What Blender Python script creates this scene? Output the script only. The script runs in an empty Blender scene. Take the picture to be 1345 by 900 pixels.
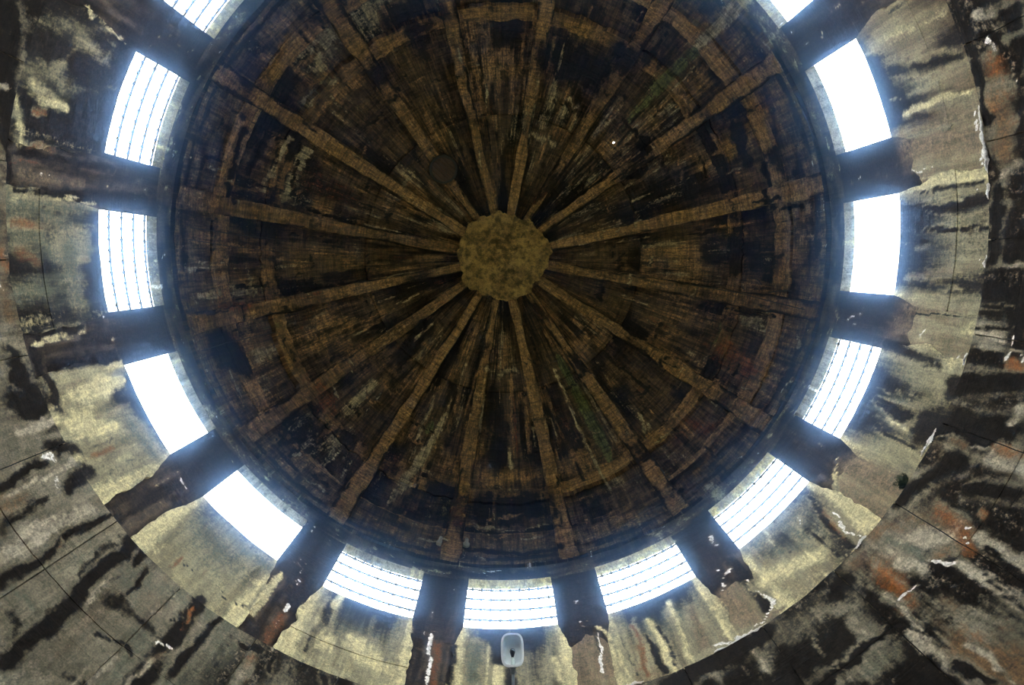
import bpy, bmesh, math, random
import numpy as np
from mathutils import Matrix, Vector

# ------------------------------------------------------------------ camera, sky, exposure
SC = bpy.context.scene
COL = SC.collection
ZF = 1.6                                  # eye height above the floor of the hall
R_UP, R_LOW = 5.0, 4.88                   # inner radius of the window drum and of the wall below its ledge

cam_data = bpy.data.cameras.new('camera')
cam_data.sensor_width = 36.0
cam_data.lens = 857.51 / 1345.0 * 36.0
cam_data.clip_start = 0.02
cam = bpy.data.objects.new('camera', cam_data)
COL.objects.link(cam)
ax, ay = math.radians(6.834), math.radians(0.626)
ca, sa, cb, sb = math.cos(ax), math.sin(ax), math.cos(ay), math.sin(ay)
view = Matrix(((cb, 0, -sb), (0, 1, 0), (sb, 0, cb))) @ Matrix(((1, 0, 0), (0, ca, -sa), (0, sa, ca)))
rot = (Matrix(((1, 0, 0), (0, -1, 0), (0, 0, -1))) @ view).transposed()
cam.matrix_world = Matrix.Translation((0.0335, 0.1431, ZF)) @ rot.to_4x4()
SC.camera = cam

world = bpy.data.worlds.new('overcast_sky')
SC.world = world
world.use_nodes = True
wn = world.node_tree
wn.nodes.clear()
wo = wn.nodes.new('ShaderNodeOutputWorld')
wb = wn.nodes.new('ShaderNodeBackground')
wb.inputs['Color'].default_value = (0.93, 0.96, 1.0, 1)
wb.inputs['Strength'].default_value = 9.0
wn.links.new(wb.outputs[0], wo.inputs[0])

SC.view_settings.view_transform = 'Standard'
SC.view_settings.look = 'None'
SC.view_settings.gamma = 1.0
SC.view_settings.use_curve_mapping = False
SC.view_settings.exposure = 1.25

rng = np.random.default_rng(7)
PITCH = math.radians(22.5)
PH = math.radians(-1.27)                  # direction of the window above the lamp
HALF = 0.127                              # half the angle of a window
Z_SILL, Z_LINT, Z_LEDGE = 8.19, 9.56, 6.56   # heights above the eye
ZS = 10.05
EA, EB = 5.07, 3.57                       # ellipse of the coffer floors
RIB_D = 0.24

# ------------------------------------------------------------------ numeric noise
def _hash(ix, iy, iz, seed):
    n = (ix * 374761393 + iy * 668265263 + iz * 2147483647 + seed * 974711) & 0xffffffff
    n = ((n ^ (n >> 13)) * 1274126177) & 0xffffffff
    return ((n ^ (n >> 16)) & 0xffff) / 65535.0

def vnoise(P, seed=0):
    I = np.floor(P).astype(np.int64)
    F = P - I
    F = F * F * (3 - 2 * F)
    out = 0
    for dx in (0, 1):
        wx = F[:, 0] if dx else 1 - F[:, 0]
        for dy in (0, 1):
            wy = F[:, 1] if dy else 1 - F[:, 1]
            for dz in (0, 1):
                wz = F[:, 2] if dz else 1 - F[:, 2]
                out = out + wx * wy * wz * _hash(I[:, 0] + dx, I[:, 1] + dy, I[:, 2] + dz, seed)
    return out

def fbm(P, octaves=4, seed=0):
    t, a, out = 0, 0.5, 0
    for o in range(octaves):
        out = out + a * vnoise(P * 2 ** o, seed + o * 17)
        t += a
        a *= 0.55
    return out / t                        # 0..1, mean 0.5

def unwrap(th, s):
    return np.stack([5 * np.cos(th), 5 * np.sin(th), s], 1)

# ------------------------------------------------------------------ stains, plus a few painted shadows and pale strips, each at its place
# (channel, strength, [(angle deg, distance up the wall and dome, width m), ...])
STAINS_AND_SHADE = [
('T',0.55,[(-79.5,7.98,0.56),(-79.9,6.79,0.48)]),
('D',0.8,[(-76.9,8.20,0.16),(-75.6,7.05,0.15)]),  # painted shadow beside the pier
('D',0.75,[(-98.3,7.85,0.04),(-98.1,7.32,0.07),(-98.2,6.77,0.05)]),
('D',0.8,[(-96.2,7.79,0.05),(-95.6,7.27,0.18),(-96.0,6.74,0.17)]),
('D',0.8,[(-93.0,7.87,0.04),(-92.8,7.26,0.05),(-92.8,6.73,0.05)]),
('T',0.55,[(-86.8,8.00,0.09),(-88.0,6.78,0.17)]),
('T',0.6,[(-82.3,7.92,0.19),(-82.2,6.86,0.32)]),
('D',0.7,[(-81.6,7.82,0.03),(-82.2,6.86,0.02)]),
('T',0.6,[(-117.3,7.58,0.76),(-109.3,6.70,0.68)]),
('P',0.6,[(-109.0,7.90,0.11),(-108.6,6.72,0.07)]),
('P',0.5,[(-118.8,7.94,0.18),(-118.4,6.76,0.12)]),
('D',0.6,[(-114.7,7.87,0.27),(-112.8,6.79,0.12)]),
('T',0.8,[(-104.4,7.97,0.40),(-102.8,6.76,0.39)]),
('W',0.8,[(-101.8,8.02,0.02),(-101.0,7.82,0.03),(-101.1,7.50,0.01)]),
('W',0.9,[(-106.7,6.74,0.02),(-102.8,6.73,0.03),(-99.2,6.71,0.03)]),
('W',0.7,[(-97.0,6.83,0.03),(-97.5,6.78,0.03)]),
('W',0.8,[(-88.9,6.77,0.02),(-88.0,6.71,0.02)]),
('W',0.7,[(-76.8,6.79,0.02),(-77.5,6.77,0.02)]),
('W',0.8,[(-78.8,7.58,0.04),(-79.3,7.50,0.03)]),
('D',0.85,[(-68.7,7.96,0.11),(-68.0,7.33,0.19),(-68.2,6.51,0.16)]),
('D',0.7,[(-65.2,7.68,0.06),(-64.5,6.89,0.07)]),
('P',0.7,[(-67.0,7.57,0.05),(-66.0,6.93,0.05)]),
('T',0.8,[(-58.8,7.74,0.41),(-60.1,6.50,0.39)]),
('P',0.7,[(-58.9,8.04,0.05),(-56.4,7.93,0.05),(-55.1,7.69,0.04)]),
('W',0.8,[(-67.4,6.82,0.02),(-64.5,6.76,0.03)]),
('D',0.8,[(-51.8,7.99,0.05),(-50.4,7.29,0.10),(-50.0,6.71,0.07)]),
('D',0.75,[(-48.0,7.61,0.04),(-48.2,7.20,0.07),(-47.9,6.76,0.05)]),
('R',0.6,[(-51.4,7.55,0.06),(-50.6,6.94,0.07)]),
('W',0.9,[(-51.6,7.20,0.03),(-51.0,6.98,0.05),(-51.4,6.77,0.03),(-50.9,6.55,0.02)]),
('W',0.6,[(-52.9,7.58,0.03),(-51.9,7.28,0.03)]),
('D',0.85,[(-37.0,8.12,0.16),(-37.1,6.95,0.19)]),
('T',0.8,[(-33.2,7.59,0.24),(-33.6,6.95,0.35)]),
('T',0.75,[(-36.4,6.78,0.08),(-38.5,6.74,0.07)]),
('W',0.95,[(-36.7,7.58,0.03),(-37.5,7.08,0.03),(-38.0,6.90,0.06),(-35.7,6.81,0.04),(-31.2,6.75,0.04),(-27.7,6.79,0.04)]),
('W',0.8,[(-36.2,7.97,0.03),(-34.4,7.92,0.03),(-32.8,7.58,0.02)]),
('R',0.8,[(-19.5,7.78,0.08),(-19.5,7.24,0.08),(-18.9,6.79,0.07)]),
('P',0.8,[(-21.9,7.78,0.10),(-22.3,7.25,0.11),(-22.7,6.51,0.10)]),
('P',0.8,[(-25.4,7.92,0.10),(-25.2,7.16,0.07),(-25.2,6.55,0.05)]),
('D',0.8,[(-20.4,7.49,0.05),(-21.0,7.06,0.08),(-21.3,6.72,0.08)]),
('D',0.8,[(-22.6,7.61,0.04),(-23.2,7.12,0.04),(-23.2,6.55,0.04)]),
('T',0.8,[(-27.9,7.65,0.15),(-27.3,6.88,0.21)]),
('P',0.8,[(-30.8,7.95,0.08),(-30.8,7.34,0.05),(-30.7,6.72,0.04)]),
('T',0.8,[(-13.5,7.40,0.22),(-14.2,6.94,0.26)]),
('W',0.95,[(-14.0,7.88,0.03),(-14.0,7.54,0.03),(-13.6,6.98,0.03)]),
('P',0.7,[(-14.4,7.97,0.06),(-15.8,7.71,0.08),(-15.7,7.48,0.05)]),
('W',0.6,[(-12.1,8.22,0.04),(-13.0,8.05,0.03)]),
('G',0.7,[(3.9,7.77,0.29),(4.0,7.09,0.23)]),
('P',0.7,[(2.1,7.79,0.04),(2.0,7.06,0.04)]),
('P',0.8,[(0.5,7.35,0.13),(0.4,7.06,0.14)]),
('D',0.5,[(-4.4,7.60,0.28),(-4.6,7.03,0.26)]),
('P',0.7,[(-7.4,7.48,0.09),(-8.0,6.98,0.08)]),
('W',0.95,[(10.3,7.95,0.04),(10.3,7.64,0.03),(9.8,6.96,0.03)]),
('R',0.7,[(9.5,7.77,0.10),(8.9,6.98,0.10)]),
('D',0.8,[(11.8,7.63,0.08),(11.4,6.93,0.09)]),
('D',0.8,[(7.2,7.73,0.10),(7.0,7.01,0.07)]),
('P',0.8,[(28.2,7.67,0.23),(24.2,7.10,0.25)]),
('D',0.6,[(25.8,7.93,0.20),(26.4,6.90,0.12)]),
('P',0.8,[(20.2,7.31,0.36),(16.3,7.03,0.35)]),
('P',0.8,[(14.0,8.08,0.08),(13.6,7.12,0.07)]),
('W',0.95,[(31.4,7.56,0.04),(31.4,7.17,0.04),(31.4,6.81,0.04)]),
('W',0.9,[(32.0,8.05,0.07),(31.8,8.19,0.03)]),
('R',0.6,[(31.4,7.34,0.11),(31.5,6.74,0.12)]),
('W',0.9,[(54.9,8.07,0.06),(53.5,8.07,0.06)]),
('W',0.8,[(54.2,7.76,0.03),(54.2,7.87,0.03)]),
('P',0.6,[(53.7,7.63,0.05),(54.0,6.80,0.05)]),
('T',0.5,[(53.2,7.58,0.13),(53.5,6.75,0.11)]),
('D',0.85,[(75.6,6.71,0.13),(75.3,7.36,0.22),(75.1,8.07,0.19)]),
('P',0.8,[(78.7,6.82,0.08),(78.8,7.24,0.10),(79.5,7.69,0.09)]),
('D',0.7,[(79.2,6.95,0.04),(79.6,7.27,0.12),(79.8,7.64,0.09)]),
('P',0.85,[(74.2,6.88,0.05),(73.4,7.54,0.09),(73.8,8.17,0.08)]),
('W',0.7,[(74.1,6.84,0.03),(74.3,7.09,0.04)]),
('W',0.9,[(99.1,6.92,0.03),(99.2,7.14,0.05),(99.8,7.49,0.02)]),
('T',0.6,[(99.0,6.76,0.15),(98.8,7.90,0.11)]),
('R',0.7,[(100.0,6.71,0.06),(100.4,7.02,0.05),(101.5,7.35,0.04)]),
('D',0.85,[(101.2,6.79,0.09),(102.0,8.45,0.13)]),
('D',0.85,[(96.9,6.83,0.11),(97.4,8.20,0.19),(98.2,9.22,0.25)]),
('P',0.6,[(95.8,6.78,0.06),(96.9,7.64,0.05),(96.7,8.21,0.04)]),
('R',0.6,[(93.1,6.75,0.12),(92.8,7.27,0.10)]),
('R',0.4,[(89.8,6.91,0.24),(88.9,7.01,0.16)]),
('D',0.55,[(91.8,7.27,0.33),(91.1,7.91,0.36)]),
('G',0.6,[(90.0,7.63,0.52),(83.9,7.66,0.35)]),
('P',0.75,[(109.4,6.83,0.11),(108.1,7.11,0.16),(108.0,7.42,0.10)]),
('R',0.7,[(106.1,6.97,0.08),(106.4,7.15,0.06)]),
('R',0.8,[(102.5,6.99,0.07),(102.6,7.39,0.07)]),
('P',0.6,[(107.1,6.70,0.09),(102.2,6.83,0.11)]),
('D',0.75,[(113.2,6.69,0.59),(116.8,7.59,0.50)]),
('D',0.85,[(113.0,7.38,0.49),(113.3,8.06,0.18)]),
('P',0.6,[(120.6,7.00,0.03),(119.5,7.44,0.03),(118.9,7.97,0.04)]),
('P',0.85,[(71.0,6.90,0.37),(71.9,7.61,0.36),(71.5,8.01,0.11)]),
('T',0.5,[(72.4,6.91,0.24),(72.4,7.36,0.26)]),
('G',0.7,[(65.9,7.53,0.54),(62.7,7.94,0.38)]),
('R',0.6,[(63.6,6.92,0.07),(63.2,7.26,0.07)]),
('P',0.5,[(61.6,7.43,0.12),(62.6,7.01,0.08)]),
('D',0.6,[(69.5,7.06,0.02),(64.7,7.05,0.02),(58.8,6.98,0.02)]),
('D',0.75,[(45.8,7.03,0.02),(40.5,7.02,0.02),(35.3,6.99,0.02)]),
('R',0.8,[(46.5,6.88,0.06),(46.4,7.11,0.05)]),
('G',0.65,[(44.1,7.96,0.44),(37.1,7.94,0.29)]),
('P',0.7,[(34.6,7.99,0.10),(34.9,7.04,0.12)]),
('D',0.6,[(-70.9,6.89,0.02),(-71.2,7.60,0.03)]),
('D',0.6,[(-50.7,7.04,0.02),(-41.8,7.07,0.02)]),
('G',0.6,[(-41.1,8.09,0.40),(-47.8,7.96,0.39)]),
('D',0.5,[(-41.8,8.35,0.24),(-47.7,8.17,0.24)]),
('P',0.7,[(-39.5,7.33,0.45),(-46.4,7.06,0.26)]),
('D',0.95,[(116.6,6.10,0.40),(98.5,6.72,0.20)]),
('T',0.5,[(95.8,6.55,0.22),(81.9,6.40,0.30)]),
('R',0.5,[(89.7,6.52,0.10),(88.0,6.53,0.10)]),
('W',0.8,[(85.8,6.41,0.04),(85.4,6.44,0.03)]),
('D',0.8,[(77.6,6.29,0.37),(74.4,6.53,0.51),(69.9,6.72,0.48)]),
('D',0.9,[(77.6,6.34,0.30),(73.0,6.31,0.45),(70.1,6.51,0.46)]),
('D',0.9,[(78.0,6.80,0.13),(69.6,6.83,0.13)]),  # painted shadow band along the ledge at left
('T',0.45,[(75.2,6.18,0.09),(73.5,6.33,0.07)]),
('P',0.45,[(70.3,6.44,0.06),(70.7,6.79,0.06)]),
('P',0.8,[(69.4,6.04,0.11),(69.2,6.74,0.12)]),
('D',0.85,[(66.4,6.29,0.22),(65.3,6.75,0.22)]),
('D',0.85,[(64.6,5.60,0.09),(65.4,6.17,0.12)]),
('W',0.55,[(66.0,6.15,0.07),(65.3,6.28,0.11)]),
('P',0.75,[(63.5,5.54,0.05),(63.5,6.00,0.06),(63.9,6.72,0.08)]),  # pale strip running down the wall
('W',0.5,[(62.8,6.17,0.12),(61.7,6.22,0.11)]),
('D',0.85,[(61.4,6.27,0.18),(62.0,6.73,0.19)]),
('T',0.75,[(61.6,5.46,0.33),(62.1,5.72,0.21)]),
('D',0.6,[(60.9,5.42,0.20),(61.4,5.97,0.11)]),
('P',0.7,[(58.2,5.20,0.15),(58.1,6.40,0.18)]),
('P',0.6,[(59.3,5.54,0.13),(58.7,5.99,0.14)]),
('D',0.85,[(56.0,6.71,0.08),(56.4,6.03,0.10),(56.4,5.86,0.07)]),
('D',0.85,[(56.2,5.85,0.08),(55.9,5.47,0.09),(56.1,5.06,0.14)]),
('R',0.5,[(55.8,5.71,0.03),(56.3,5.91,0.03)]),
('D',0.9,[(52.0,6.52,0.22),(51.4,6.37,0.20),(51.5,5.94,0.14),(50.6,5.48,0.17),(50.2,5.10,0.15),(50.2,4.61,0.17)]),
('P',0.5,[(50.1,6.04,0.13),(49.7,5.65,0.07)]),
('D',0.8,[(49.8,6.54,0.13),(49.5,6.34,0.08)]),
('D',0.8,[(47.8,6.39,0.05),(47.4,5.91,0.04)]),
('D',0.6,[(48.2,5.82,0.13),(42.2,5.87,0.20)]),
('G',0.6,[(55.4,5.13,0.12),(52.5,5.12,0.08)]),
('D',0.7,[(53.2,4.92,0.14),(51.8,4.89,0.08)]),
('D',0.8,[(46.6,5.48,0.05),(41.5,5.48,0.06)]),
('D',0.7,[(46.0,4.90,0.05),(43.8,4.94,0.06)]),
('D',0.92,[(40.9,6.70,0.13),(40.7,6.26,0.18),(40.2,5.74,0.21),(39.9,5.26,0.24)]),
('R',0.7,[(40.8,6.43,0.05),(40.5,6.14,0.06)]),
('W',0.7,[(41.3,5.75,0.05),(39.7,5.77,0.05)]),
('T',0.6,[(40.3,5.50,0.14),(39.8,5.69,0.08)]),
('D',0.85,[(37.7,6.54,0.08),(37.8,6.03,0.12),(37.7,5.54,0.10)]),
('D',0.6,[(35.2,6.49,0.03),(35.0,6.34,0.03)]),
('D',0.6,[(34.8,6.24,0.03),(34.6,5.89,0.04)]),
('D',0.95,[(33.3,6.42,0.11),(31.8,6.47,0.19)]),
('R',0.5,[(31.8,6.31,0.11),(31.4,5.99,0.15)]),
('P',0.5,[(31.3,6.11,0.15),(31.9,5.86,0.15)]),
('D',0.75,[(29.3,6.48,0.05),(29.3,6.25,0.08)]),
('D',0.6,[(26.8,6.45,0.08),(26.6,6.34,0.06)]),
('D',0.7,[(22.9,6.50,0.11),(22.0,6.39,0.14)]),
('D',0.6,[(20.0,6.70,0.07),(18.3,6.48,0.08)]),
('D',0.8,[(-41.0,5.80,0.87),(-34.8,5.82,0.80)]),
('D',0.85,[(-21.3,6.39,0.32),(-34.5,6.50,0.41)]),
('D',0.85,[(-44.6,6.27,0.39),(-55.5,6.31,0.39)]),
('P',0.5,[(-32.6,6.36,0.08),(-32.7,5.97,0.09)]),
('P',0.4,[(-27.0,6.28,0.08),(-27.3,6.10,0.08)]),
('P',0.5,[(-44.0,5.83,0.15),(-43.4,5.57,0.14)]),
('T',0.6,[(-53.2,6.50,0.32),(-57.2,6.02,0.37)]),
('P',0.75,[(-52.8,6.19,0.30),(-58.0,5.70,0.32)]),
('T',0.6,[(-49.1,6.36,0.36),(-51.9,5.98,0.29)]),
('R',0.62,[(-59.4,6.04,0.16),(-58.2,5.47,0.24)]),
('R',0.66,[(-50.1,6.03,0.25),(-49.1,5.57,0.24)]),
('R',0.6,[(-48.5,5.53,0.15),(-49.9,5.50,0.15)]),
('P',0.7,[(-53.0,5.67,0.17),(-52.3,6.01,0.15)]),
('T',0.7,[(-55.0,5.68,0.14),(-56.0,5.61,0.14)]),
('W',0.95,[(-54.1,5.69,0.04),(-54.8,5.56,0.04),(-55.5,5.44,0.04)]),
('W',0.95,[(-51.2,5.65,0.05),(-49.7,5.67,0.04),(-48.0,5.68,0.03)]),
('W',0.9,[(-50.4,5.55,0.02),(-50.3,5.39,0.02),(-50.1,5.18,0.03)]),
('W',0.9,[(-58.4,5.55,0.03),(-57.9,5.46,0.03)]),
('W',0.8,[(-59.0,5.58,0.02),(-59.3,5.50,0.02)]),
('P',0.8,[(-55.9,5.43,0.12),(-55.5,4.69,0.14)]),
('P',0.75,[(-59.2,5.40,0.13),(-58.5,4.90,0.18)]),
('P',0.7,[(-47.0,5.32,0.11),(-47.7,4.55,0.14)]),
('D',0.8,[(-58.5,5.26,0.06),(-57.7,4.84,0.11)]),
('D',0.7,[(-56.0,5.17,0.03),(-55.5,4.69,0.07)]),
('T',0.75,[(-51.0,5.24,0.33),(-50.5,4.44,0.50)]),
('D',0.6,[(-50.6,5.30,0.20),(-50.9,4.70,0.12)]),
('D',0.85,[(-48.2,5.38,0.06),(-48.3,4.99,0.05),(-48.2,4.56,0.05)]),
('D',0.9,[(-36.6,5.48,0.21),(-46.0,5.49,0.11)]),
('G',0.5,[(-41.8,5.26,0.26),(-45.1,5.29,0.20)]),
('D',0.85,[(-58.5,6.49,0.27),(-65.9,6.13,0.30)]),
('D',0.85,[(-67.9,6.85,0.49),(-70.2,5.67,0.41)]),
('P',0.5,[(-67.0,6.51,0.05),(-67.8,6.35,0.05)]),
('T',0.6,[(-67.2,6.29,0.12),(-67.2,6.12,0.09)]),
('P',0.6,[(-67.1,5.79,0.17),(-67.0,5.39,0.17)]),
('R',0.6,[(-68.2,5.76,0.13),(-68.4,5.46,0.11)]),
('R',0.7,[(-61.5,5.56,0.08),(-61.3,5.45,0.08)]),
('D',0.85,[(-63.3,5.81,0.21),(-64.7,5.31,0.19)]),
('P',0.6,[(-71.0,5.71,0.10),(-72.9,5.66,0.14)]),
('D',0.9,[(-73.3,6.71,0.32),(-76.0,5.78,0.21)]),
('P',0.55,[(-80.8,6.76,0.24),(-80.4,6.25,0.30)]),
('D',0.8,[(-83.7,6.54,0.05),(-83.5,6.13,0.07)]),
('D',0.7,[(-80.9,6.52,0.03),(-81.2,6.12,0.06)]),
('D',0.7,[(-79.2,6.47,0.03),(-79.5,6.08,0.06)]),
('R',0.8,[(-77.2,6.00,0.13),(-77.7,5.84,0.11)]),
('W',0.9,[(-80.6,6.03,0.03),(-78.8,5.99,0.03),(-77.7,6.05,0.04)]),
('W',0.8,[(-79.0,5.90,0.04),(-78.3,5.86,0.04)]),
('D',0.85,[(-89.0,6.47,0.23),(-96.8,6.46,0.22)]),
('P',0.5,[(-98.4,6.35,0.15),(-99.3,6.16,0.14)]),
('R',0.48,[(-111.4,6.30,0.18),(-107.4,6.24,0.24),(-106.0,6.35,0.20)]),
('W',0.55,[(-113.4,6.27,0.08),(-111.9,6.21,0.07)]),
('P',0.6,[(-116.2,6.31,0.13),(-115.6,6.05,0.14)]),
('W',0.5,[(-110.3,6.16,0.01),(-109.0,6.11,0.02),(-107.7,6.08,0.01)]),
('P',0.5,[(-113.8,6.14,0.10),(-113.8,6.10,0.07)]),
('R',0.5,[(-103.9,6.20,0.14),(-103.6,6.25,0.07)]),
('D',0.95,[(-119.1,6.46,0.09),(-113.4,6.48,0.10),(-109.0,6.49,0.10),(-104.7,6.50,0.13)]),
('D',0.9,[(-114.4,5.92,0.26),(-109.0,6.00,0.09)]),
('P',0.45,[(114.3,9.56,0.09),(106.9,9.70,0.09)]),
('W',0.5,[(108.4,9.79,0.04),(105.3,9.83,0.04)]),
('P',0.5,[(131.6,9.64,0.19),(131.7,9.89,0.17)]),
('P',0.5,[(-131.8,9.92,0.09),(-130.2,9.91,0.13)]),
('P',0.55,[(-129.1,10.01,0.16),(-128.0,10.04,0.16)]),
('P',0.45,[(-90.9,10.66,0.10),(-88.0,10.68,0.07)]),
('W',0.6,[(-100.0,10.04,0.04),(-98.0,10.00,0.04)]),
('W',0.6,[(-92.0,10.00,0.04),(-91.4,10.03,0.04)]),
('W',0.6,[(-79.4,9.15,0.05),(-80.6,8.90,0.06)]),
('P',0.6,[(-75.1,10.49,0.09),(-73.1,10.32,0.10)]),
('P',0.5,[(-69.1,10.44,0.07),(-67.5,10.45,0.06)]),
('P',0.6,[(-41.8,10.11,0.29),(-42.3,9.72,0.26)]),
('P',0.55,[(-28.6,9.99,0.24),(-29.7,9.65,0.21)]),
('W',0.5,[(-17.6,9.43,0.03),(-19.1,9.50,0.03)]),
('W',0.6,[(2.8,9.86,0.05),(0.1,9.92,0.04)]),
('W',0.55,[(-4.2,10.02,0.07),(-8.4,10.01,0.05)]),
('W',0.5,[(8.4,9.89,0.07),(2.8,9.81,0.03)]),
('W',0.5,[(-48.2,7.90,0.06),(-47.6,7.75,0.05)]),
('W',0.7,[(-36.3,8.93,0.06),(-36.5,8.64,0.05)]),
('W',0.7,[(-11.8,8.72,0.05),(-12.1,8.63,0.06)]),
('T',0.6,[(46.2,6.14,0.01),(46.1,6.14,0.01)]),
('W',0.5,[(34.5,8.43,0.04),(32.4,8.42,0.04)]),
('P',0.4,[(77.0,10.10,0.24),(52.5,10.03,0.17)]),
('P',0.35,[(51.4,9.87,0.17),(27.1,10.35,0.17)]),
('P',0.5,[(15.8,9.62,0.12),(9.6,9.68,0.09)]),
('P',0.75,[(-17.6,9.43,0.09),(-31.0,9.33,0.11)]),
('P',0.65,[(-39.3,9.41,0.09),(-53.0,9.22,0.11)]),
('P',0.6,[(4.7,9.39,0.07),(-8.2,9.41,0.08)]),
('G',0.95,[(-28.8,14.55,0.15),(-28.5,13.66,0.24),(-28.4,12.97,0.21),(-27.9,12.31,0.09)]),
('P',0.7,[(-24.6,14.60,0.06),(-23.9,13.54,0.06),(-24.2,12.50,0.06),(-24.8,11.70,0.04)]),
('G',0.8,[(23.7,13.19,0.15),(22.7,13.31,0.12)]),
('P',0.65,[(19.8,13.79,0.12),(21.9,12.76,0.26),(25.2,11.38,0.16)]),
('P',0.6,[(26.1,13.81,0.12),(25.6,13.16,0.12),(24.8,12.49,0.10)]),
('T',0.7,[(10.5,13.46,0.15),(11.9,12.98,0.15)]),
('P',0.75,[(8.1,14.57,0.12),(-7.4,14.57,0.12)]),
('P',0.6,[(6.2,14.57,0.09),(7.2,13.49,0.06),(6.5,12.71,0.04)]),
('P',0.55,[(2.3,14.56,0.08),(2.5,13.81,0.06)]),
('T',0.7,[(-4.0,14.45,0.15),(-3.3,12.89,0.21)]),
('R',0.6,[(-4.1,14.10,0.06),(-4.2,12.89,0.09)]),
('T',0.7,[(-9.1,14.07,0.12),(-7.5,13.02,0.12)]),
('P',0.5,[(19.8,14.55,0.12),(16.9,13.69,0.05)]),
('T',0.6,[(12.5,14.51,0.08),(13.7,13.73,0.08)]),
('P',0.5,[(-35.8,12.74,0.06),(-34.4,12.41,0.11)]),
('P',0.6,[(-40.3,12.67,0.06),(-38.1,12.29,0.08)]),
('P',0.7,[(-136.0,9.47,0.31),(-136.3,10.46,0.28),(-137.2,11.67,0.20)]),
('G',0.75,[(-136.7,11.73,0.18),(-137.5,12.65,0.24),(-136.3,13.70,0.17)]),
('P',0.6,[(-134.4,11.72,0.05),(-134.5,12.67,0.05),(-134.1,13.66,0.04)]),
('P',0.55,[(-138.8,11.50,0.05),(-140.0,12.67,0.05),(-139.1,13.69,0.04)]),
('T',0.6,[(-131.8,12.45,0.22),(-126.5,12.50,0.19)]),
('P',0.6,[(127.1,12.25,0.16),(136.8,12.33,0.16)]),
('T',0.7,[(126.8,12.57,0.22),(141.1,12.74,0.22)]),
('T',0.6,[(132.0,11.74,0.13),(136.5,11.87,0.13)]),
('P',0.65,[(118.6,12.36,0.16),(104.5,12.20,0.13)]),
('P',0.7,[(118.2,12.75,0.22),(104.6,12.64,0.25)]),
('T',0.6,[(93.4,10.52,0.36),(91.2,12.47,0.33)]),
('P',0.45,[(87.2,10.47,0.19),(87.1,12.29,0.16)]),
('P',0.5,[(82.3,10.46,0.31),(82.5,11.11,0.30)]),
('P',0.45,[(83.3,11.41,0.10),(83.6,12.17,0.08)]),
('R',0.6,[(79.4,11.12,0.23),(78.8,13.25,0.12)]),
('T',0.6,[(79.1,11.84,0.13),(78.1,13.09,0.11)]),
('P',0.55,[(81.2,12.92,0.07),(79.1,13.08,0.07)]),
('P',0.4,[(81.8,13.29,0.09),(81.1,14.13,0.07)]),
('R',0.5,[(57.1,12.39,0.56),(49.0,12.46,0.71)]),
('R',0.5,[(76.5,13.22,0.14),(70.4,12.77,0.14)]),
('G',0.4,[(73.1,12.10,0.19),(73.2,12.36,0.17)]),
('P',0.5,[(157.8,14.31,0.09),(157.7,14.63,0.18)]),
('T',0.7,[(178.7,13.38,0.11),(178.1,13.93,0.12)]),
('P',0.5,[(177.6,13.88,0.09),(179.8,13.91,0.09)]),
('T',0.55,[(49.6,13.32,0.27),(44.9,13.45,0.33)]),
('P',0.6,[(45.3,12.66,0.34),(46.6,13.34,0.32)]),
('T',0.6,[(4.2,12.48,0.58),(-7.9,12.53,0.43)]),
('R',0.55,[(-68.2,12.35,0.70),(-64.9,11.33,0.66)]),
('G',0.6,[(-65.1,12.45,0.13),(-72.9,12.45,0.14)]),
('P',0.5,[(-63.1,12.50,0.08),(-70.3,12.32,0.07)]),
('R',0.5,[(-46.0,11.98,0.83),(-50.6,11.45,0.54)]),
('T',0.6,[(-47.5,12.35,0.11),(-46.6,11.66,0.11)]),
('T',0.6,[(-120.0,12.37,0.13),(-109.2,12.16,0.13)]),
('D',0.8,[(-148.5,12.54,0.54),(-155.3,13.48,0.57)]),
('D',0.8,[(-164.8,13.12,0.83),(-153.1,13.12,0.69)]),
('D',0.8,[(3.5,14.10,0.46),(1.3,12.90,0.44)]),
('D',0.8,[(44.9,14.06,0.30),(47.8,14.75,0.46)]),
('D',0.85,[(-127.7,13.42,0.43),(-122.3,13.94,0.29)]),
('D',0.85,[(-118.9,11.89,0.26),(-111.0,11.94,0.26)]),
('D',0.8,[(-108.8,11.57,0.18),(-100.6,11.49,0.21)]),
('D',0.8,[(2.8,11.79,0.83),(-6.9,11.80,0.83)]),
('D',0.8,[(6.6,11.26,0.27),(-9.7,11.24,0.27)]),
('P',0.7,[(7.0,11.34,0.05),(1.7,11.32,0.05),(-9.8,11.33,0.04)]),
('P',0.6,[(4.0,12.31,0.06),(-7.5,12.26,0.04)]),
('D',0.9,[(7.5,10.51,0.13),(-11.0,10.40,0.15)]),
('D',0.85,[(155.2,12.13,0.39),(160.1,12.08,0.39)]),
('D',0.7,[(108.4,11.79,0.26),(117.2,11.99,0.18)]),
('D',0.7,[(101.7,11.42,0.18),(115.7,11.33,0.17)]),
('D',0.85,[(48.3,11.48,0.13),(49.5,10.82,0.08)]),
('D',0.8,[(51.1,10.79,0.03),(51.7,11.62,0.03)]),
('D',0.8,[(50.0,10.77,0.03),(50.8,11.68,0.03)]),
('D',0.8,[(49.1,10.79,0.03),(49.7,11.67,0.03)]),
('D',0.85,[(72.2,10.82,0.75),(67.2,11.19,0.52)]),
('T',0.8,[(-50.1,4.83,0.42),(-50.6,4.34,0.49)]),
('R',0.5,[(-51.0,4.79,0.18),(-52.8,4.69,0.18)]),
('D',0.8,[(-47.6,4.83,0.09),(-48.3,4.48,0.08)]),
('T',0.7,[(-106.8,6.33,0.29),(-100.9,6.33,0.29)]),
('P',0.8,[(25.6,8.44,0.10),(25.3,7.87,0.08)]),
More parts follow.
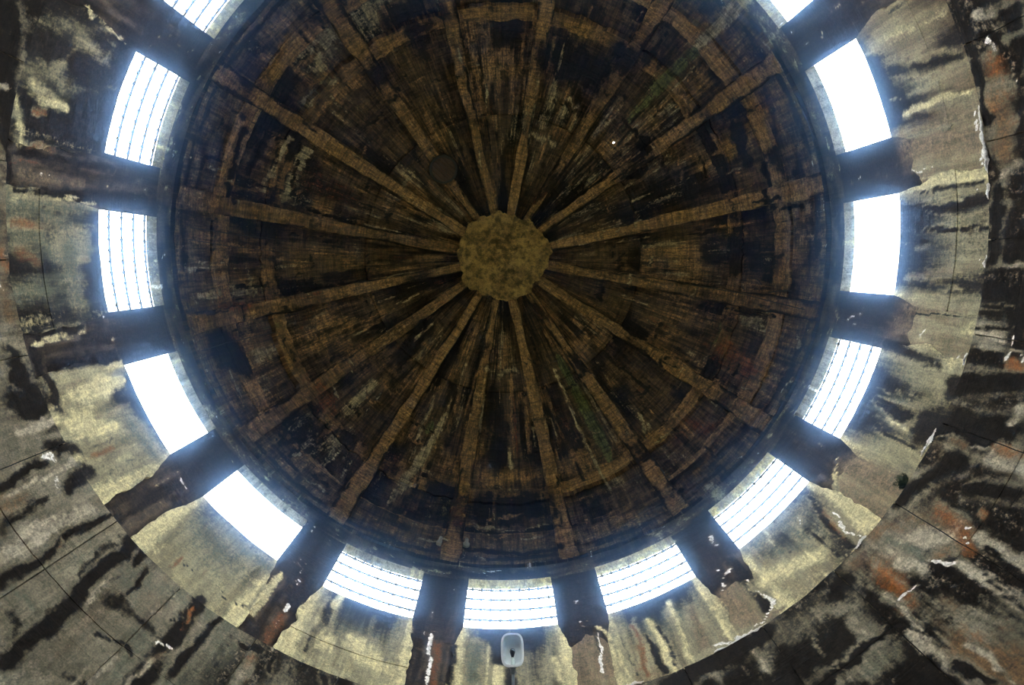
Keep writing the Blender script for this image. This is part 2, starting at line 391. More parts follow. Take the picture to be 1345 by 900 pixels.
('P',0.8,[(67.7,6.96,0.41),(65.9,7.53,0.18)]),
('G',0.6,[(65.1,7.79,0.37),(59.9,7.86,0.28)]),
]
# weather left everywhere without a plan: drips down the slope, wiped bands across it, small flecks
_r = random.Random(21)
for _ in range(420):
    a, p = _r.uniform(-180, 180), _r.uniform(6, 66)
    s0 = ZS + 4.15 * math.radians(p)
    c = _r.choice('PPTTTDDD')
    if _r.random() < .6:
        l, w = _r.uniform(.15, .8), _r.uniform(.025, .09)
        STAINS_AND_SHADE.append((c, _r.uniform(.45, .75), [(a, s0, w), (a + _r.uniform(-.5, .5), s0 + l / 2, w * .8), (a, s0 + l, w * .5)]))
    else:
        l, w = math.degrees(_r.uniform(.15, .6) / (5 * math.cos(math.radians(p)))), _r.uniform(.03, .11)
        STAINS_AND_SHADE.append((c, _r.uniform(.45, .75), [(a, s0, w), (a + l, s0 + _r.uniform(-.04, .04), w)]))
for _ in range(170):
    a, z, w = _r.uniform(-150, 150), _r.uniform(9.5, 10.35), _r.uniform(.02, .085)
    STAINS_AND_SHADE.append(('P' if _r.random() < .7 else 'W', _r.uniform(.4, .62), [(a, z, w), (a + _r.uniform(-1.6, 1.6), z + _r.uniform(-.08, .08), w * .6)]))
for _ in range(90):
    k, z, w = _r.randrange(16), _r.uniform(8.0, 9.5), _r.uniform(.02, .06)
    a = -1.27 + 11.25 + 22.5 * k + _r.gauss(0, 1.6)
    STAINS_AND_SHADE.append((_r.choice('PW'), _r.uniform(.35, .6), [(a, z, w), (a + _r.uniform(-.5, .5), z + _r.uniform(-.15, .15), w * .6)]))
for _ in range(150):
    a, z, w, l = _r.uniform(-150, 150), _r.uniform(4.3, 6.5), _r.uniform(.03, .11), _r.uniform(.15, .8)
    STAINS_AND_SHADE.append((_r.choice('DDDPPG'), _r.uniform(.4, .65), [(a, z, w), (a + _r.uniform(-.6, .6), z - l / 2, w), (a + _r.uniform(-.8, .8), z - l, w * .5)]))
for _ in range(90):
    a, z, w, l = _r.uniform(-130, 130), _r.uniform(7.2, 8.19), _r.uniform(.02, .07), _r.uniform(.2, .9)
    STAINS_AND_SHADE.append((_r.choice('DDPGT'), _r.uniform(.35, .55), [(a, z, w), (a + _r.uniform(-.3, .3), z - l / 2, w), (a, z - l, w * .5)]))

CH = {'D': 0, 'T': 1, 'P': 2, 'R': 3, 'G': 4, 'W': 5}
_ST = []
for c, k, pts in STAINS_AND_SHADE:
    a = np.array(pts, float)
    t = np.radians(a[:, 0])
    t0 = t[0]
    t = t0 + (t - t0 + np.pi) % (2 * np.pi) - np.pi
    s = a[:, 1]
    r = 4.95 if s.mean() < ZS else max(0.5, 5.0 * math.cos((s.mean() - ZS) / 4.15))
    _ST.append((CH[c], k, t, s, a[:, 2] / 2, r))

def paint(F, th, s):
    """F (n, 6) stain and shade fields, changed in place by every mark that reaches the points."""
    smin, smax = s.min(), s.max()
    P = unwrap(th, s)
    w1 = (fbm(P * 5.5, 3, 211) - .5) * .10 + (fbm(P * 17, 2, 213) - .5) * .04
    w2 = (fbm(P * np.array([5.5, 5.5, 3.5]), 3, 217) - .5) * .26 + (fbm(P * 17, 2, 219) - .5) * .08
    rl = np.where(s < ZS, 4.95, np.maximum(0.5, 5.0 * np.cos((s - ZS) / 4.15)))
    th, s = th + w1 / rl, s + w2
    for c, k, t, ss, hw, r in _ST:
        m = hw.max() * 1.5
        if ss.min() - m > smax or ss.max() + m < smin:
            continue
        tc = 0.5 * (t.min() + t.max())
        dt = (th - tc + np.pi) % (2 * np.pi) - np.pi
        sel = np.nonzero((np.abs(dt) * r < (t.max() - t.min()) * r / 2 + m) & (s > ss.min() - m) & (s < ss.max() + m))[0]
        if not len(sel):
            continue
        x, y = dt[sel] * r, s[sel]
        X = (t - tc) * r
        q = np.full(len(sel), 9.0)
        for i in range(len(X) - 1 if len(X) > 1 else 1):
            j = min(i + 1, len(X) - 1)
            vx, vy = X[j] - X[i], ss[j] - ss[i]
            L = vx * vx + vy * vy + 1e-9
            u = np.clip(((x - X[i]) * vx + (y - ss[i]) * vy) / L, 0, 1)
            d = np.hypot(x - X[i] - u * vx, y - ss[i] - u * vy)
            q = np.minimum(q, d / (hw[i] + u * (hw[j] - hw[i])))
        f = k * np.clip((1.75 - q) / 1.5, 0, 1)
        F[sel] *= (1 - 0.85 * f / max(k, 0.01) * min(1, k * 1.1))[:, None]
        F[sel, c] = np.maximum(F[sel, c], f)
    return F

# ------------------------------------------------------------------ weathered concrete
def weathered(name, base_a, base_b, cols, tmix=(.1, .1, .5, .3), tr=(.36, .64), grit=(.22, .05), board=0.25, crisp=1.0, streak=0.5, rough=0.85, bump=0.35, fine=26.0):
    m = bpy.data.materials.new(name)
    m.use_nodes = True
    nt = m.node_tree
    nt.nodes.clear()
    N, L = nt.nodes.new, nt.links.new
    def val(sock, v):
        if isinstance(v, bpy.types.NodeSocket): L(v, sock)
        else: sock.default_value = v
    def mt(op, a, b=None, clamp=False):
        n = N('ShaderNodeMath'); n.operation = op; n.use_clamp = clamp
        val(n.inputs[0], a)
        if b is not None: val(n.inputs[1], b)
        return n.outputs[0]
    def noise(vec, scale, detail, rgh=0.6, dist=0.0):
        n = N('ShaderNodeTexNoise'); L(vec, n.inputs['Vector'])
        n.inputs['Scale'].default_value = scale; n.inputs['Detail'].default_value = detail
        n.inputs['Roughness'].default_value = rgh; n.inputs['Distortion'].default_value = dist
        return n.outputs[0]
    def stretch(vec, v):
        n = N('ShaderNodeVectorMath'); n.operation = 'MULTIPLY'; L(vec, n.inputs[0]); n.inputs[1].default_value = v
        return n.outputs[0]
    def rng_(x, a, b, c=0.0, d=1.0):
        n = N('ShaderNodeMapRange'); n.interpolation_type = 'SMOOTHSTEP'
        val(n.inputs[0], x); n.inputs[1].default_value = a; n.inputs[2].default_value = b
        n.inputs[3].default_value = c; n.inputs[4].default_value = d
        return n.outputs[0]
    def mix(f, a, b, mode='MIX'):
        n = N('ShaderNodeMix'); n.data_type = 'RGBA'; n.blend_type = mode
        val(n.inputs[0], f)
        for i, v in ((6, a), (7, b)):
            if isinstance(v, tuple): n.inputs[i].default_value = (*v, 1)
            else: L(v, n.inputs[i])
        return n.outputs[2]
    at = N('ShaderNodeAttribute'); at.attribute_name = 'surf'; S = at.outputs['Vector']
    a1 = N('ShaderNodeAttribute'); a1.attribute_name = 'm1'
    a2 = N('ShaderNodeAttribute'); a2.attribute_name = 'm2'
    s1 = N('ShaderNodeSeparateColor'); L(a1.outputs['Color'], s1.inputs[0])
    s2 = N('ShaderNodeSeparateColor'); L(a2.outputs['Color'], s2.inputs[0])
    mask = [*s1.outputs[:3], *s2.outputs[:3]]
    nS = noise(stretch(S, (4.6, 4.6, 0.55)), 1.0, 8, 0.68, 0.3)
    nB = noise(S, 2.3, 10, 0.68, 0.4)
    nM = noise(S, 8.5, 8, 0.74)
    nF = noise(S, fine, 5, 0.6)
    nH = noise(stretch(S, (0.5, 0.5, 15.0)), 1.0, 4, 0.7)
    edge = mt('ADD', mt('MULTIPLY', nS, streak), mt('MULTIPLY', nM, 1 - streak))
    edge = mt('MULTIPLY', mt('SUBTRACT', mt('ADD', mt('MULTIPLY', edge, .8), mt('MULTIPLY', nF, .2)), 0.5), 2.3)
    edge2 = mt('MULTIPLY', mt('SUBTRACT', mt('ADD', mt('MULTIPLY', nB, 0.5), mt('MULTIPLY', nF, 0.5)), 0.5), 1.8)
    tone = mt('ADD', mt('ADD', mt('MULTIPLY', nS, tmix[0]), mt('MULTIPLY', nH, tmix[1])), mt('ADD', mt('MULTIPLY', nB, tmix[2]), mt('MULTIPLY', nM, tmix[3])))
    col = mix(rng_(tone, *tr), base_a, base_b)
    col = mix(mt('MULTIPLY', rng_(nS, 0.42, 0.66), 0.7), col, (0.42, 0.38, 0.33), 'MULTIPLY')
    col = mix(mt('MULTIPLY', rng_(nF, 0.52, 0.68), 0.5), col, (0.45, 0.43, 0.40), 'MULTIPLY')
    nS2 = noise(stretch(S, (17, 17, 1.5)), 1.0, 6, 0.72, 0.2)
    nH2 = noise(stretch(S, (2.2, 2.2, 24.0)), 1.0, 5, 0.7)
    nG = noise(S, 55, 4, 0.65)
    height = mt('ADD', mt('MULTIPLY', nM, 0.5), mt('MULTIPLY', nF, 0.3))
    for i, (key, e, soft, op) in enumerate((('T', edge, .30, .85), ('G', edge2, .30, .85), ('D', edge, .24, .98), ('R', edge, .34, .85), ('P', edge, .22, .88), ('W', edge2, .10, .96))):
        f = mask['DTPRGW'.index(key)]
        k = mt('ADD', mt('MULTIPLY', f, 1.12) if key == 'D' else f, e)
        k = rng_(k, 0.5 - soft * crisp, 0.5 + soft * crisp)
        k = mt('MULTIPLY', k, rng_(f, 0.02, 0.2))
        c = cols[key]
        cc = mix(rng_(mt('ADD', mt('MULTIPLY', nF, .6), mt('MULTIPLY', nM, .4)), 0.36, 0.64), tuple(x * (.5 if key in 'DGT' else .7) for x in c), tuple(min(1, x * (2.0 if key in 'DGT' else 1.25)) for x in c))
        col = mix(mt('MULTIPLY', k, op), col, cc)
        if key in 'PW': height = mt('ADD', height, mt('MULTIPLY', k, 0.5))
        if key == 'D': height = mt('SUBTRACT', height, mt('MULTIPLY', k, 0.25))
    g = mt('ADD', mt('MULTIPLY', rng_(nS2, .36, .64, .25, 1.7), grit[0]), 1 - grit[0])
    g = mt('MULTIPLY', g, mt('ADD', mt('MULTIPLY', rng_(nH2, .38, .62, .3, 1.65), grit[1]), 1 - grit[1]))
    g = mt('MULTIPLY', g, rng_(nG, .34, .66, .76, 1.24))
    vm = N('ShaderNodeVectorMath'); vm.operation = 'SCALE'; L(col, vm.inputs[0]); L(g, vm.inputs['Scale'])
    col = vm.outputs[0]
    col = mix(mt('MULTIPLY', rng_(nH, 0.5, 0.62), board), col, (0.35, 0.32, 0.3), 'MULTIPLY')
    height = mt('SUBTRACT', height, mt('MULTIPLY', rng_(nH, 0.5, 0.62), board))
    bp = N('ShaderNodeBump'); bp.inputs['Strength'].default_value = bump; bp.inputs['Distance'].default_value = 0.03
    L(height, bp.inputs['Height'])
    bs = N('ShaderNodeBsdfPrincipled')
    L(col, bs.inputs['Base Color']); bs.inputs['Roughness'].default_value = rough
    bs.inputs['Specular IOR Level'].default_value = 0.12
    L(bp.outputs[0], bs.inputs['Normal'])
    out = N('ShaderNodeOutputMaterial'); L(bs.outputs[0], out.inputs[0])
    return m

def plain(name, color, rough=0.6, metal=0.0, scale=30.0, var=0.35, spec=0.5, coat=0.0):
    m = bpy.data.materials.new(name)
    m.use_nodes = True
    nt = m.node_tree
    bs = nt.nodes['Principled BSDF']
    tc = nt.nodes.new('ShaderNodeTexCoord')
    nz = nt.nodes.new('ShaderNodeTexNoise'); nz.inputs['Scale'].default_value = scale; nz.inputs['Detail'].default_value = 6
    nt.links.new(tc.outputs['Object'], nz.inputs['Vector'])
    mx = nt.nodes.new('ShaderNodeMix'); mx.data_type = 'RGBA'
    mx.inputs[6].default_value = (*[c * (1 - var) for c in color], 1)
    mx.inputs[7].default_value = (*[min(1, c * (1 + var)) for c in color], 1)
    nt.links.new(nz.outputs[0], mx.inputs[0])
    nt.links.new(mx.outputs[2], bs.inputs['Base Color'])
    bs.inputs['Roughness'].default_value = rough
    bs.inputs['Metallic'].default_value = metal
    bs.inputs['Specular IOR Level'].default_value = spec
    bs.inputs['Coat Weight'].default_value = coat
    return m

COLS_DRUM = dict(T=(.145, .11, .072), G=(.055, .072, .058), D=(.013, .011, .011), R=(.17, .062, .02), P=(.62, .58, .34), W=(.85, .86, .82))
COLS_LOW = dict(T=(.135, .078, .036), G=(.10, .112, .08), D=(.007, .0055, .0045), R=(.24, .085, .018), P=(.46, .42, .32), W=(.88, .88, .84))
COLS_DOME = dict(T=(.27, .165, .078), G=(.10, .125, .05), D=(.010, .007, .005), R=(.22, .075, .02), P=(.42, .36, .25), W=(.75, .75, .70))
M_DRUM = weathered('drum_concrete', (.05, .044, .038), (.12, .105, .085), COLS_DRUM, board=.15)
M_PLASTER = weathered('sill_plaster', (.18, .172, .115), (.48, .455, .285), COLS_DRUM, tmix=(.35, .05, .4, .2), board=.12, streak=.62)
M_LOW = weathered('lower_wall_concrete', (.125, .115, .078), (.345, .322, .235), COLS_LOW, tmix=(.2, .05, .45, .3), board=.18, streak=.5)
M_PANEL = weathered('coffer_concrete', (.030, .019, .011), (.27, .18, .095), COLS_DOME, tmix=(.4, .25, .15, .2), tr=(.42, .60), grit=(.75, .33), board=.6, crisp=.45, streak=.6, bump=.5)
M_RIB = weathered('rib_concrete', (.06, .037, .018), (.32, .205, .10), COLS_DOME, tmix=(.2, .3, .3, .2), tr=(.40, .60), grit=(.4, .5), board=.5, crisp=.5, streak=.35, bump=.5)
M_HUB = weathered('hub_concrete', (.10, .064, .022), (.52, .36, .145), COLS_DOME, tmix=(0, 0, .4, .6), tr=(.4, .6), grit=(0, 0), board=.0, streak=.2, bump=.6)
M_REVEAL = weathered('window_reveal_plaster', (.22, .21, .17), (.42, .40, .33), COLS_DRUM, board=.0, streak=.4)
M_CRUST = plain('lime_crust', (.74, .73, .68), .8, scale=14, var=.55)
M_STEEL = plain('dark_steel', (.06, .06, .065), .5, .6)
M_RUST = plain('rusty_brown_board', (.06, .03, .012), .8, scale=22, var=.6)
M_CABLE = plain('black_rubber', (.012, .012, .012), .6)
M_LEAF = plain('fern_leaf', (.035, .06, .015), .6, scale=60)
M_LAMPGREY = plain('lamp_grey_paint', (.20, .23, .25), .45)
M_RIM = plain('lamp_white_rim', (.80, .85, .85), .4, var=.06)
M_REFL = plain('lamp_reflector_enamel', (.85, .94, .95), .3, var=.04, coat=.4)
M_BULB = plain('dark_glass_bulb', (.02, .018, .018), .08, var=.1)
M_SOCKET = plain('white_porcelain', (.7, .85, .85), .3, var=.05)
M_FLOOR = plain('concrete_floor', (.26, .24, .20), .95, scale=3)
M_GROUND = plain('grass', (.09, .10, .05), .95, scale=.5)
M_STUB = plain('pale_lime_stub', (.40, .40, .36), .8, scale=40)

# ------------------------------------------------------------------ object helpers
def tag(o, label=None, cat=None, group=None, kind=None):
    if label: o['label'] = label
    if cat: o['category'] = cat
    if group: o['group'] = group
    if kind: o['kind'] = kind
    return o

def empty(name, loc, parent=None):
    o = bpy.data.objects.new(name, None)
    o.empty_display_size = 0.1
    COL.objects.link(o)
    o.location = loc
    o.parent = parent
    return o

def link(name, me, mat, parent=None, loc=(0, 0, 0)):
    o = bpy.data.objects.new(name, me)
    if mat is not None and not me.materials: me.materials.append(mat)
    COL.objects.link(o)
    if parent is not None:
        o.parent = parent
        o.location = Vector(loc) - (parent.location if parent.parent is None else Vector((0, 0, 0)))
    else:
        o.location = loc
    return o

def mesh_arrays(name, V, Q, th, s, F, origin=(0, 0, 0), sharp=35):
    """V (n,3) with z above the eye, Q (m,4) quads."""
    V = V + np.array([0, 0, ZF]) - np.array(origin)
    me = bpy.data.meshes.new(name)
    me.vertices.add(len(V)); me.vertices.foreach_set('co', V.astype(np.float32).ravel())
    me.loops.add(Q.size); me.loops.foreach_set('vertex_index', Q.astype(np.int32).ravel())
    me.polygons.add(len(Q)); me.polygons.foreach_set('loop_start', (np.arange(len(Q)) * 4).astype(np.int32))
    me.update(calc_edges=True)
    a = me.attributes.new('surf', 'FLOAT_VECTOR', 'POINT')
    a.data.foreach_set('vector', unwrap(th, s).astype(np.float32).ravel())
    for nm, c0 in (('m1', 0), ('m2', 3)):
        a = me.attributes.new(nm, 'FLOAT_COLOR', 'POINT')
        c = np.ones((len(V), 4), np.float32); c[:, :3] = F[:, c0:c0 + 3]
        a.data.foreach_set('color', c.ravel())
    me.polygons.foreach_set('use_smooth', np.ones(len(Q), bool))
    me.set_sharp_from_angle(angle=math.radians(sharp))
    return me

def grid_quads(nu, nv, hole=None):
    i, j = np.meshgrid(np.arange(nu - 1), np.arange(nv - 1), indexing='ij')
    a = (i * nv + j).ravel()
    Q = np.stack([a, a + nv, a + nv + 1, a + 1], 1)     # normals point to the inside of the hall
    if hole is not None:
        Q = Q[~hole(i.ravel(), j.ravel())]
    return Q

def slab(name, TH, S, place, base, depth, thick, mat, parent, rough=0.008, jag=0.0, wind=1, hole=None, nscale=1.6, loc=(0, 0, 0)):
    """A weathered slab: a grid TH x S standing `depth` proud of its surface, with sides `thick` deep."""
    if TH.ndim == 1: TH, S = np.meshgrid(TH, S, indexing='ij')
    nu, nv = TH.shape
    if jag:
        for ed, other in (((0, slice(None)), 1), ((-1, slice(None)), 1)):
            n = fbm(np.stack([S[ed] * 5, TH[ed] * 30, S[ed] * 0 + 3], 1), 4, 5) - .5
            TH[ed] = TH[ed] + n * jag / 5.0 * 2
        for ed in ((slice(None), 0), (slice(None), -1)):
            n = fbm(np.stack([S[ed] * 5, TH[ed] * 25, S[ed] * 0 + 9], 1), 4, 6) - .5
            S[ed] = S[ed] + n * jag * 2
    th, s = np.pad(TH, 1, 'edge').ravel(), np.pad(S, 1, 'edge').ravel()
    d = np.pad(np.broadcast_to(np.asarray(depth, float), (nu, nv)), 1, 'edge')
    d[0, :] -= thick; d[-1, :] -= thick; d[1:-1, 0] -= thick; d[1:-1, -1] -= thick
    n = fbm(unwrap(th, s) * nscale, 4, 11) - .5 + 0.5 * (fbm(unwrap(th, s) * nscale * 6, 3, 23) - .5)
    V = place(th, s, d.ravel() + n * rough * 2)
    hl = None
    if hole is not None:
        hl = lambda i, j: hole(i - 1, j - 1)
    Q = grid_quads(nu + 2, nv + 2, hl)
    if wind < 0: Q = Q[:, ::-1]
    F = np.clip(base(th, s), 0, 1)
    paint(F, th, s)
    return link(name, mesh_arrays(name, V, Q, th, s, F, origin=loc), mat, parent, loc)

def on_drum(r0):
    def f(th, s, d):
        r = r0 - d
        return np.stack([-np.sin(th) * r, np.cos(th) * r, s], 1)
    return f

def on_dome(th, s, d):
    phi = (s - ZS) / 4.15
    cr, cz = np.cos(phi), np.sin(phi)
    nr, nz = cr / EA, cz / EB
    k = np.hypot(nr, nz)
    r = EA * cr - d * nr / k
    z = ZS + EB * cz - d * nz / k
    return np.stack([-np.sin(th) * r, np.cos(th) * r, z], 1)

def fields(n, **kw):
    F = np.zeros((n, 6))
    for c, v in kw.items(): F[:, CH[c]] = v
    return F

def wdir(k):                              # direction of window k (6 above the lamp, clockwise count as in the photo)
    return PH + (6 - k) * PITCH

# ------------------------------------------------------------------ floor
me = bpy.data.meshes.new('floor')
ring = [(math.cos(a) * 5.4, math.sin(a) * 5.4, 0) for a in np.linspace(0, 2 * math.pi, 64, endpoint=False)]
low = [(x, y, -0.2) for x, y, z in ring]
me.from_pydata(ring + low, [], [list(range(64)), list(range(127, 63, -1))] + [[i, 64 + i, 64 + (i + 1) % 64, (i + 1) % 64] for i in range(64)])
tag(link('floor', me, M_FLOOR), kind='structure', label='bare floor of the round hall')

# ------------------------------------------------------------------ ground around the building
me = bpy.data.meshes.new('ground')
gr_in = [(math.cos(a) * 5.5, math.sin(a) * 5.5, -0.25) for a in np.linspace(0, 2 * math.pi, 64, endpoint=False)]
gr_out = [(x * 60, y * 60, -0.25) for x, y, z in gr_in]
me.from_pydata(gr_in + gr_out, [], [(i, 64 + i, 64 + (i + 1) % 64, (i + 1) % 64) for i in range(64)])
tag(link('ground', me, M_GROUND), kind='structure', label='grass around the building')

# ------------------------------------------------------------------ lower wall: cast lifts of big concrete panels
def low_base(th, s):
    P = unwrap(th, s)
    a = (np.degrees(th) + 180) % 360 - 180          # + left, - right of the photo
    n = fbm(P * np.array([.9, .9, .35]), 4, 31)
    F = fields(len(th), D=.20, T=.24, G=.25)
    F[:, 0] += np.clip((n - .45) * 2.6, 0, .55) + .25 * np.clip((a - 62) / 14, 0, 1)
    F[:, 4] += np.clip((fbm(P * 1.8, 3, 37) - .5) * 2.5, -.2, .4)
    F[:, 0] += .52 * np.clip((-a - 8) / 20, 0, 1) + .55 * np.clip((a - 95) / 25, 0, 1)
    F[:, 1] += .25 * np.clip((a - 75) / 10, 0, 1) + .36 * np.clip((-a - 40) / 20, 0, 1)
    F[:, 2] = .22 + .25 * np.clip((fbm(P * 1.3, 3, 77) - .45) * 3, 0, 1)
    F[:, 3] = .12 * np.clip((-a - 30) / 20, 0, 1)
    return F

wall_low = slab('wall_lower', np.linspace(-math.pi, math.pi, 181), np.array([-1.6, 0.5, 2.4, 4.3, 6.5]), on_drum(R_LOW + .06), low_base, 0, .3, M_LOW, None, rough=.003)
tag(wall_low, kind='structure', label='dark core of the lower wall behind its concrete panels')
JOINT = 5.49
for k in range(32):
    t0 = PH - PITCH / 2 + k * PITCH / 2
    tg = (math.degrees(t0 + PITCH / 4) + 180) % 360 - 180
    if abs(tg) > 128: nseg = 8
    else: nseg = 34
    for z0, z1, nz in ((4.05, JOINT, 48), (JOINT, Z_LEDGE, 38)):
        TH = np.linspace(t0 + .0011, t0 + PITCH / 2 - .0011, nseg)
        S = np.linspace(z0 + .005, z1 - (.005 if z1 == JOINT else 0), nz if nseg > 8 else 10)
        slab('concrete_panel', TH, S, on_drum(R_LOW), low_base, rng.uniform(-.006, .008), .055, M_LOW, wall_low, rough=.014, jag=.006)
# ledge on top of the lower wall
TH = np.linspace(-math.pi, math.pi, 721)
th2, r2 = np.meshgrid(TH, np.array([R_LOW + .012, R_LOW + .03, 5.02]), indexing='ij')
rr = r2 + (fbm(np.stack([th2.ravel() * 25, r2.ravel() * 0, r2.ravel() * 0], 1), 4, 3) - .5).reshape(r2.shape) * .03 * (r2 < 4.95)
V = np.stack([-np.sin(th2) * rr, np.cos(th2) * rr, np.full_like(rr, Z_LEDGE + .012) - .02 * (r2 < R_LOW + .02)], -1).reshape(-1, 3)
Fl = fields(len(V), D=.45, T=.4, R=.2); paint(Fl, th2.ravel(), np.full(len(V), Z_LEDGE))
ledge = link('trim_1', mesh_arrays('trim_1', V, grid_quads(721, 3)[:, ::-1], th2.ravel(), np.full(len(V), Z_LEDGE), Fl), M_LOW)
tag(ledge, kind='structure', label='narrow ledge on top of the lower wall')

# ------------------------------------------------------------------ window drum
def drum_base(th, s):
    a = (np.degrees(th) + 180) % 360 - 180
    F = fields(len(th), D=.62)
    F[:, 1] = .45 * (s < 8.2) + .2
    hi = s > 9.55
    n = fbm(unwrap(th, s) * np.array([1.6, 1.6, 4]), 3, 97) - .5
    F[hi, 0] = (.46 + n)[hi]
    F[hi, 2] = (.17 - n * .8)[hi]
    F[:, 1] += np.where(hi, .30, 0)
    # piers on the right keep brown plaster on their lower half
    return F

nb_w, nb_p = 26, 14
edges = []
for k in range(16):
    c = PH + k * PITCH
    edges += list(np.linspace(c - HALF, c + HALF, nb_w + 1)[:-1]) + list(np.linspace(c + HALF, c + PITCH - HALF, nb_p + 1)[:-1])
TH = np.array(edges + [edges[0] + 2 * math.pi])
S = np.concatenate([np.linspace(6.45, Z_SILL, 50)[:-1], np.linspace(Z_SILL, Z_LINT, 40)[:-1], np.linspace(Z_LINT, 10.22, 20)])
def win_hole(i, j):
    bay = i % (nb_w + nb_p)
    return (i >= 0) & (i < len(TH) - 1) & (bay < nb_w) & (j >= 49) & (j < 49 + 39)
th, s = [x.ravel() for x in np.meshgrid(TH, S, indexing='ij')]
P = unwrap(th, s)
V = on_drum(R_UP)(th, s, (fbm(P * 2.2, 4, 11) - .5) * .03)
F = drum_base(th, s); paint(F, th, s)
wall_up = link('wall_upper', mesh_arrays('wall_upper', V, grid_quads(len(TH), len(S), win_hole), th, s, F), M_DRUM)
tag(wall_up, kind='structure', label='round window drum with dark piers between its openings')

# plaster fields under the windows, two casts each
def sill_base_for(k):
    c = wdir(k)
    left = k <= 2
    right = 9 <= k <= 12
    def f(th, s):
        P = unwrap(th, s)
        u = (th - c) / .14
        v = (s - Z_LEDGE) / (Z_SILL - Z_LEDGE)
        F = fields(len(th), D=.04, T=.10, P=.12)
        F[:, CH['G']] = .22 + .62 * np.exp(-(u / .75) ** 2) * np.clip((v - .25) / .5, 0, 1)
        F[:, CH['D']] += .48 * np.exp(-(u / .85) ** 4) * np.clip((v - .45) / .45, 0, 1)
        F[:, CH['D']] += .12 + .5 * np.clip((fbm(P * np.array([2.4, 2.4, .3]), 3, 41) - .47) * 3, 0, 1)
        F[:, CH['P']] += .55 * np.clip((np.abs(u) - .72) / .2, 0, 1) + .25 * np.clip((.5 - v) / .4, 0, 1) * (k in (3, 4, 5, 8, 9))  # pale side edges: painted rim highlights where the panels catch light
        if 6 <= k <= 8: F[:, CH['T']] += .22
        F[:, CH['T']] += .22 * np.clip((.35 - v) / .35, 0, 1)
        if left: F[:, 0] += (.95, .34, .16)[k] + (.42 * np.clip(u * 3 + .3, 0, 1) if k == 1 else 0); F[:, 4] += .35; F[:, 2] *= (.1, .35, .5)[k]; F[:, 1] *= .6
        if k == 11 or k == 12: F[:, 1] += .62; F[:, 0] += .15; F[:, 2] *= .45
        if k == 10: F[:, 1] += .14
        return F
    return f

for k in range(-3, 13):
    c = wdir(k)
    seen = k >= 0
    nu = 44 if seen else 10
    for z0, z1, nz in ((Z_LEDGE - .05, 7.16, 22), (7.16, Z_SILL, 36)):
        S = np.linspace(z0, z1 - (.004 if z1 < 8 else 0), nz if seen else 8)
        t = np.linspace(-1, 1, nu)
        T2, S2 = np.meshgrid(t, S, indexing='ij')
        grow = np.clip((Z_SILL - S2) / 1.6, 0, 1)
        hw = .1275 + .022 * np.minimum(1, grow * 2.5)
        wob = (fbm(np.stack([S2.ravel() * 2.6, np.sign(T2.ravel()) * 7 + k * 3.1, S2.ravel() * 0], 1), 4, 8) - .5).reshape(S2.shape)
        TH2 = c + T2 * (hw + wob * .035 * np.minimum(1, grow * 4))
        slab('plaster_panel', TH2, S2, on_drum(R_UP), sill_base_for(k), .035 + rng.uniform(-.004, .004), .07, M_PLASTER, wall_up, rough=.01)

# brown plaster left on the lower half of the piers at the right
for kk, z0, z1, w in ((7.5, 6.52, 7.62, .062), (8.5, 6.52, 7.78, .066), (9.5, 6.52, 7.75, .060), (10.5, 6.52, 7.9, .062), (6.5, 6.52, 7.8, .05)):
    c = PH + (6 - kk) * PITCH
    t, S = np.linspace(-1, 1, 24), np.linspace(0, 1, 36)
    T2, S2 = np.meshgrid(t, S, indexing='ij')
    top = z1 - .22 * np.abs(T2) ** 3 + (fbm(np.stack([T2.ravel() * 3, T2.ravel() * 0 + kk, T2.ravel() * 0], 1), 3, 9).reshape(T2.shape) - .5) * .2
    slab('plaster_patch', c + T2 * w, z0 + S2 * (top - z0), on_drum(R_UP), lambda th, s: fields(len(th), T=.72, D=.22, P=.12), .022, .05, M_PLASTER, wall_up, rough=.012, jag=.01)

# ------------------------------------------------------------------ windows: plastered reveals with steel grilles
R_GR, R_OUT = 5.09, 5.13
bar_mesh = {}
def tube(path, r, n=8, cap=True):
    """verts, faces of a tube along a list of points"""
    vs, fs = [], []
    path = [Vector(p) for p in path]
    up = Vector((0.31, 0.17, 0.93)).normalized()
    for i, p in enumerate(path):
        d = (path[min(i + 1, len(path) - 1)] - path[max(i - 1, 0)]).normalized()
        a = d.cross(up).normalized(); b = d.cross(a)
        rr = r[i] if isinstance(r, (list, tuple)) else r
        for q in range(n):
            g = 2 * math.pi * q / n
            vs.append(p + (a * math.cos(g) + b * math.sin(g)) * rr)
    for i in range(len(path) - 1):
        for q in range(n):
            fs.append((i * n + q, i * n + (q + 1) % n, (i + 1) * n + (q + 1) % n, (i + 1) * n + q))
    if cap:
        fs.append(tuple(range(n))[::-1]); fs.append(tuple(range((len(path) - 1) * n, len(path) * n)))
    return vs, fs

def mesh_from(name, vs, fs, mat, smooth=True):
    me = bpy.data.meshes.new(name)
    me.from_pydata([tuple(v) for v in vs], [], fs)
    me.materials.append(mat)
    if smooth:
        me.polygons.foreach_set('use_smooth', [True] * len(me.polygons)); me.set_sharp_from_angle(angle=math.radians(40))
    me.update()
    return me

def cyl_pt(ang, r, z):                    # ang relative to the window's own axis (local frame: +Y outward)
    return Vector((-math.sin(ang) * r, math.cos(ang) * r, z))

def soffit_base(k):
    def f(th, s):
        F = fields(len(th), D=.35, T=.2)
        if k in (6, 7, 8): F[:, 2] = .55; F[:, 0] = .15
        if k in (1, 2): F[:, 0] = .45; F[:, 2] = .3
        if k in (0, 12): F[:, 2] = .4
        return F
    return f
def jamb_base(th, s): return fields(len(th), D=.3, P=.2)

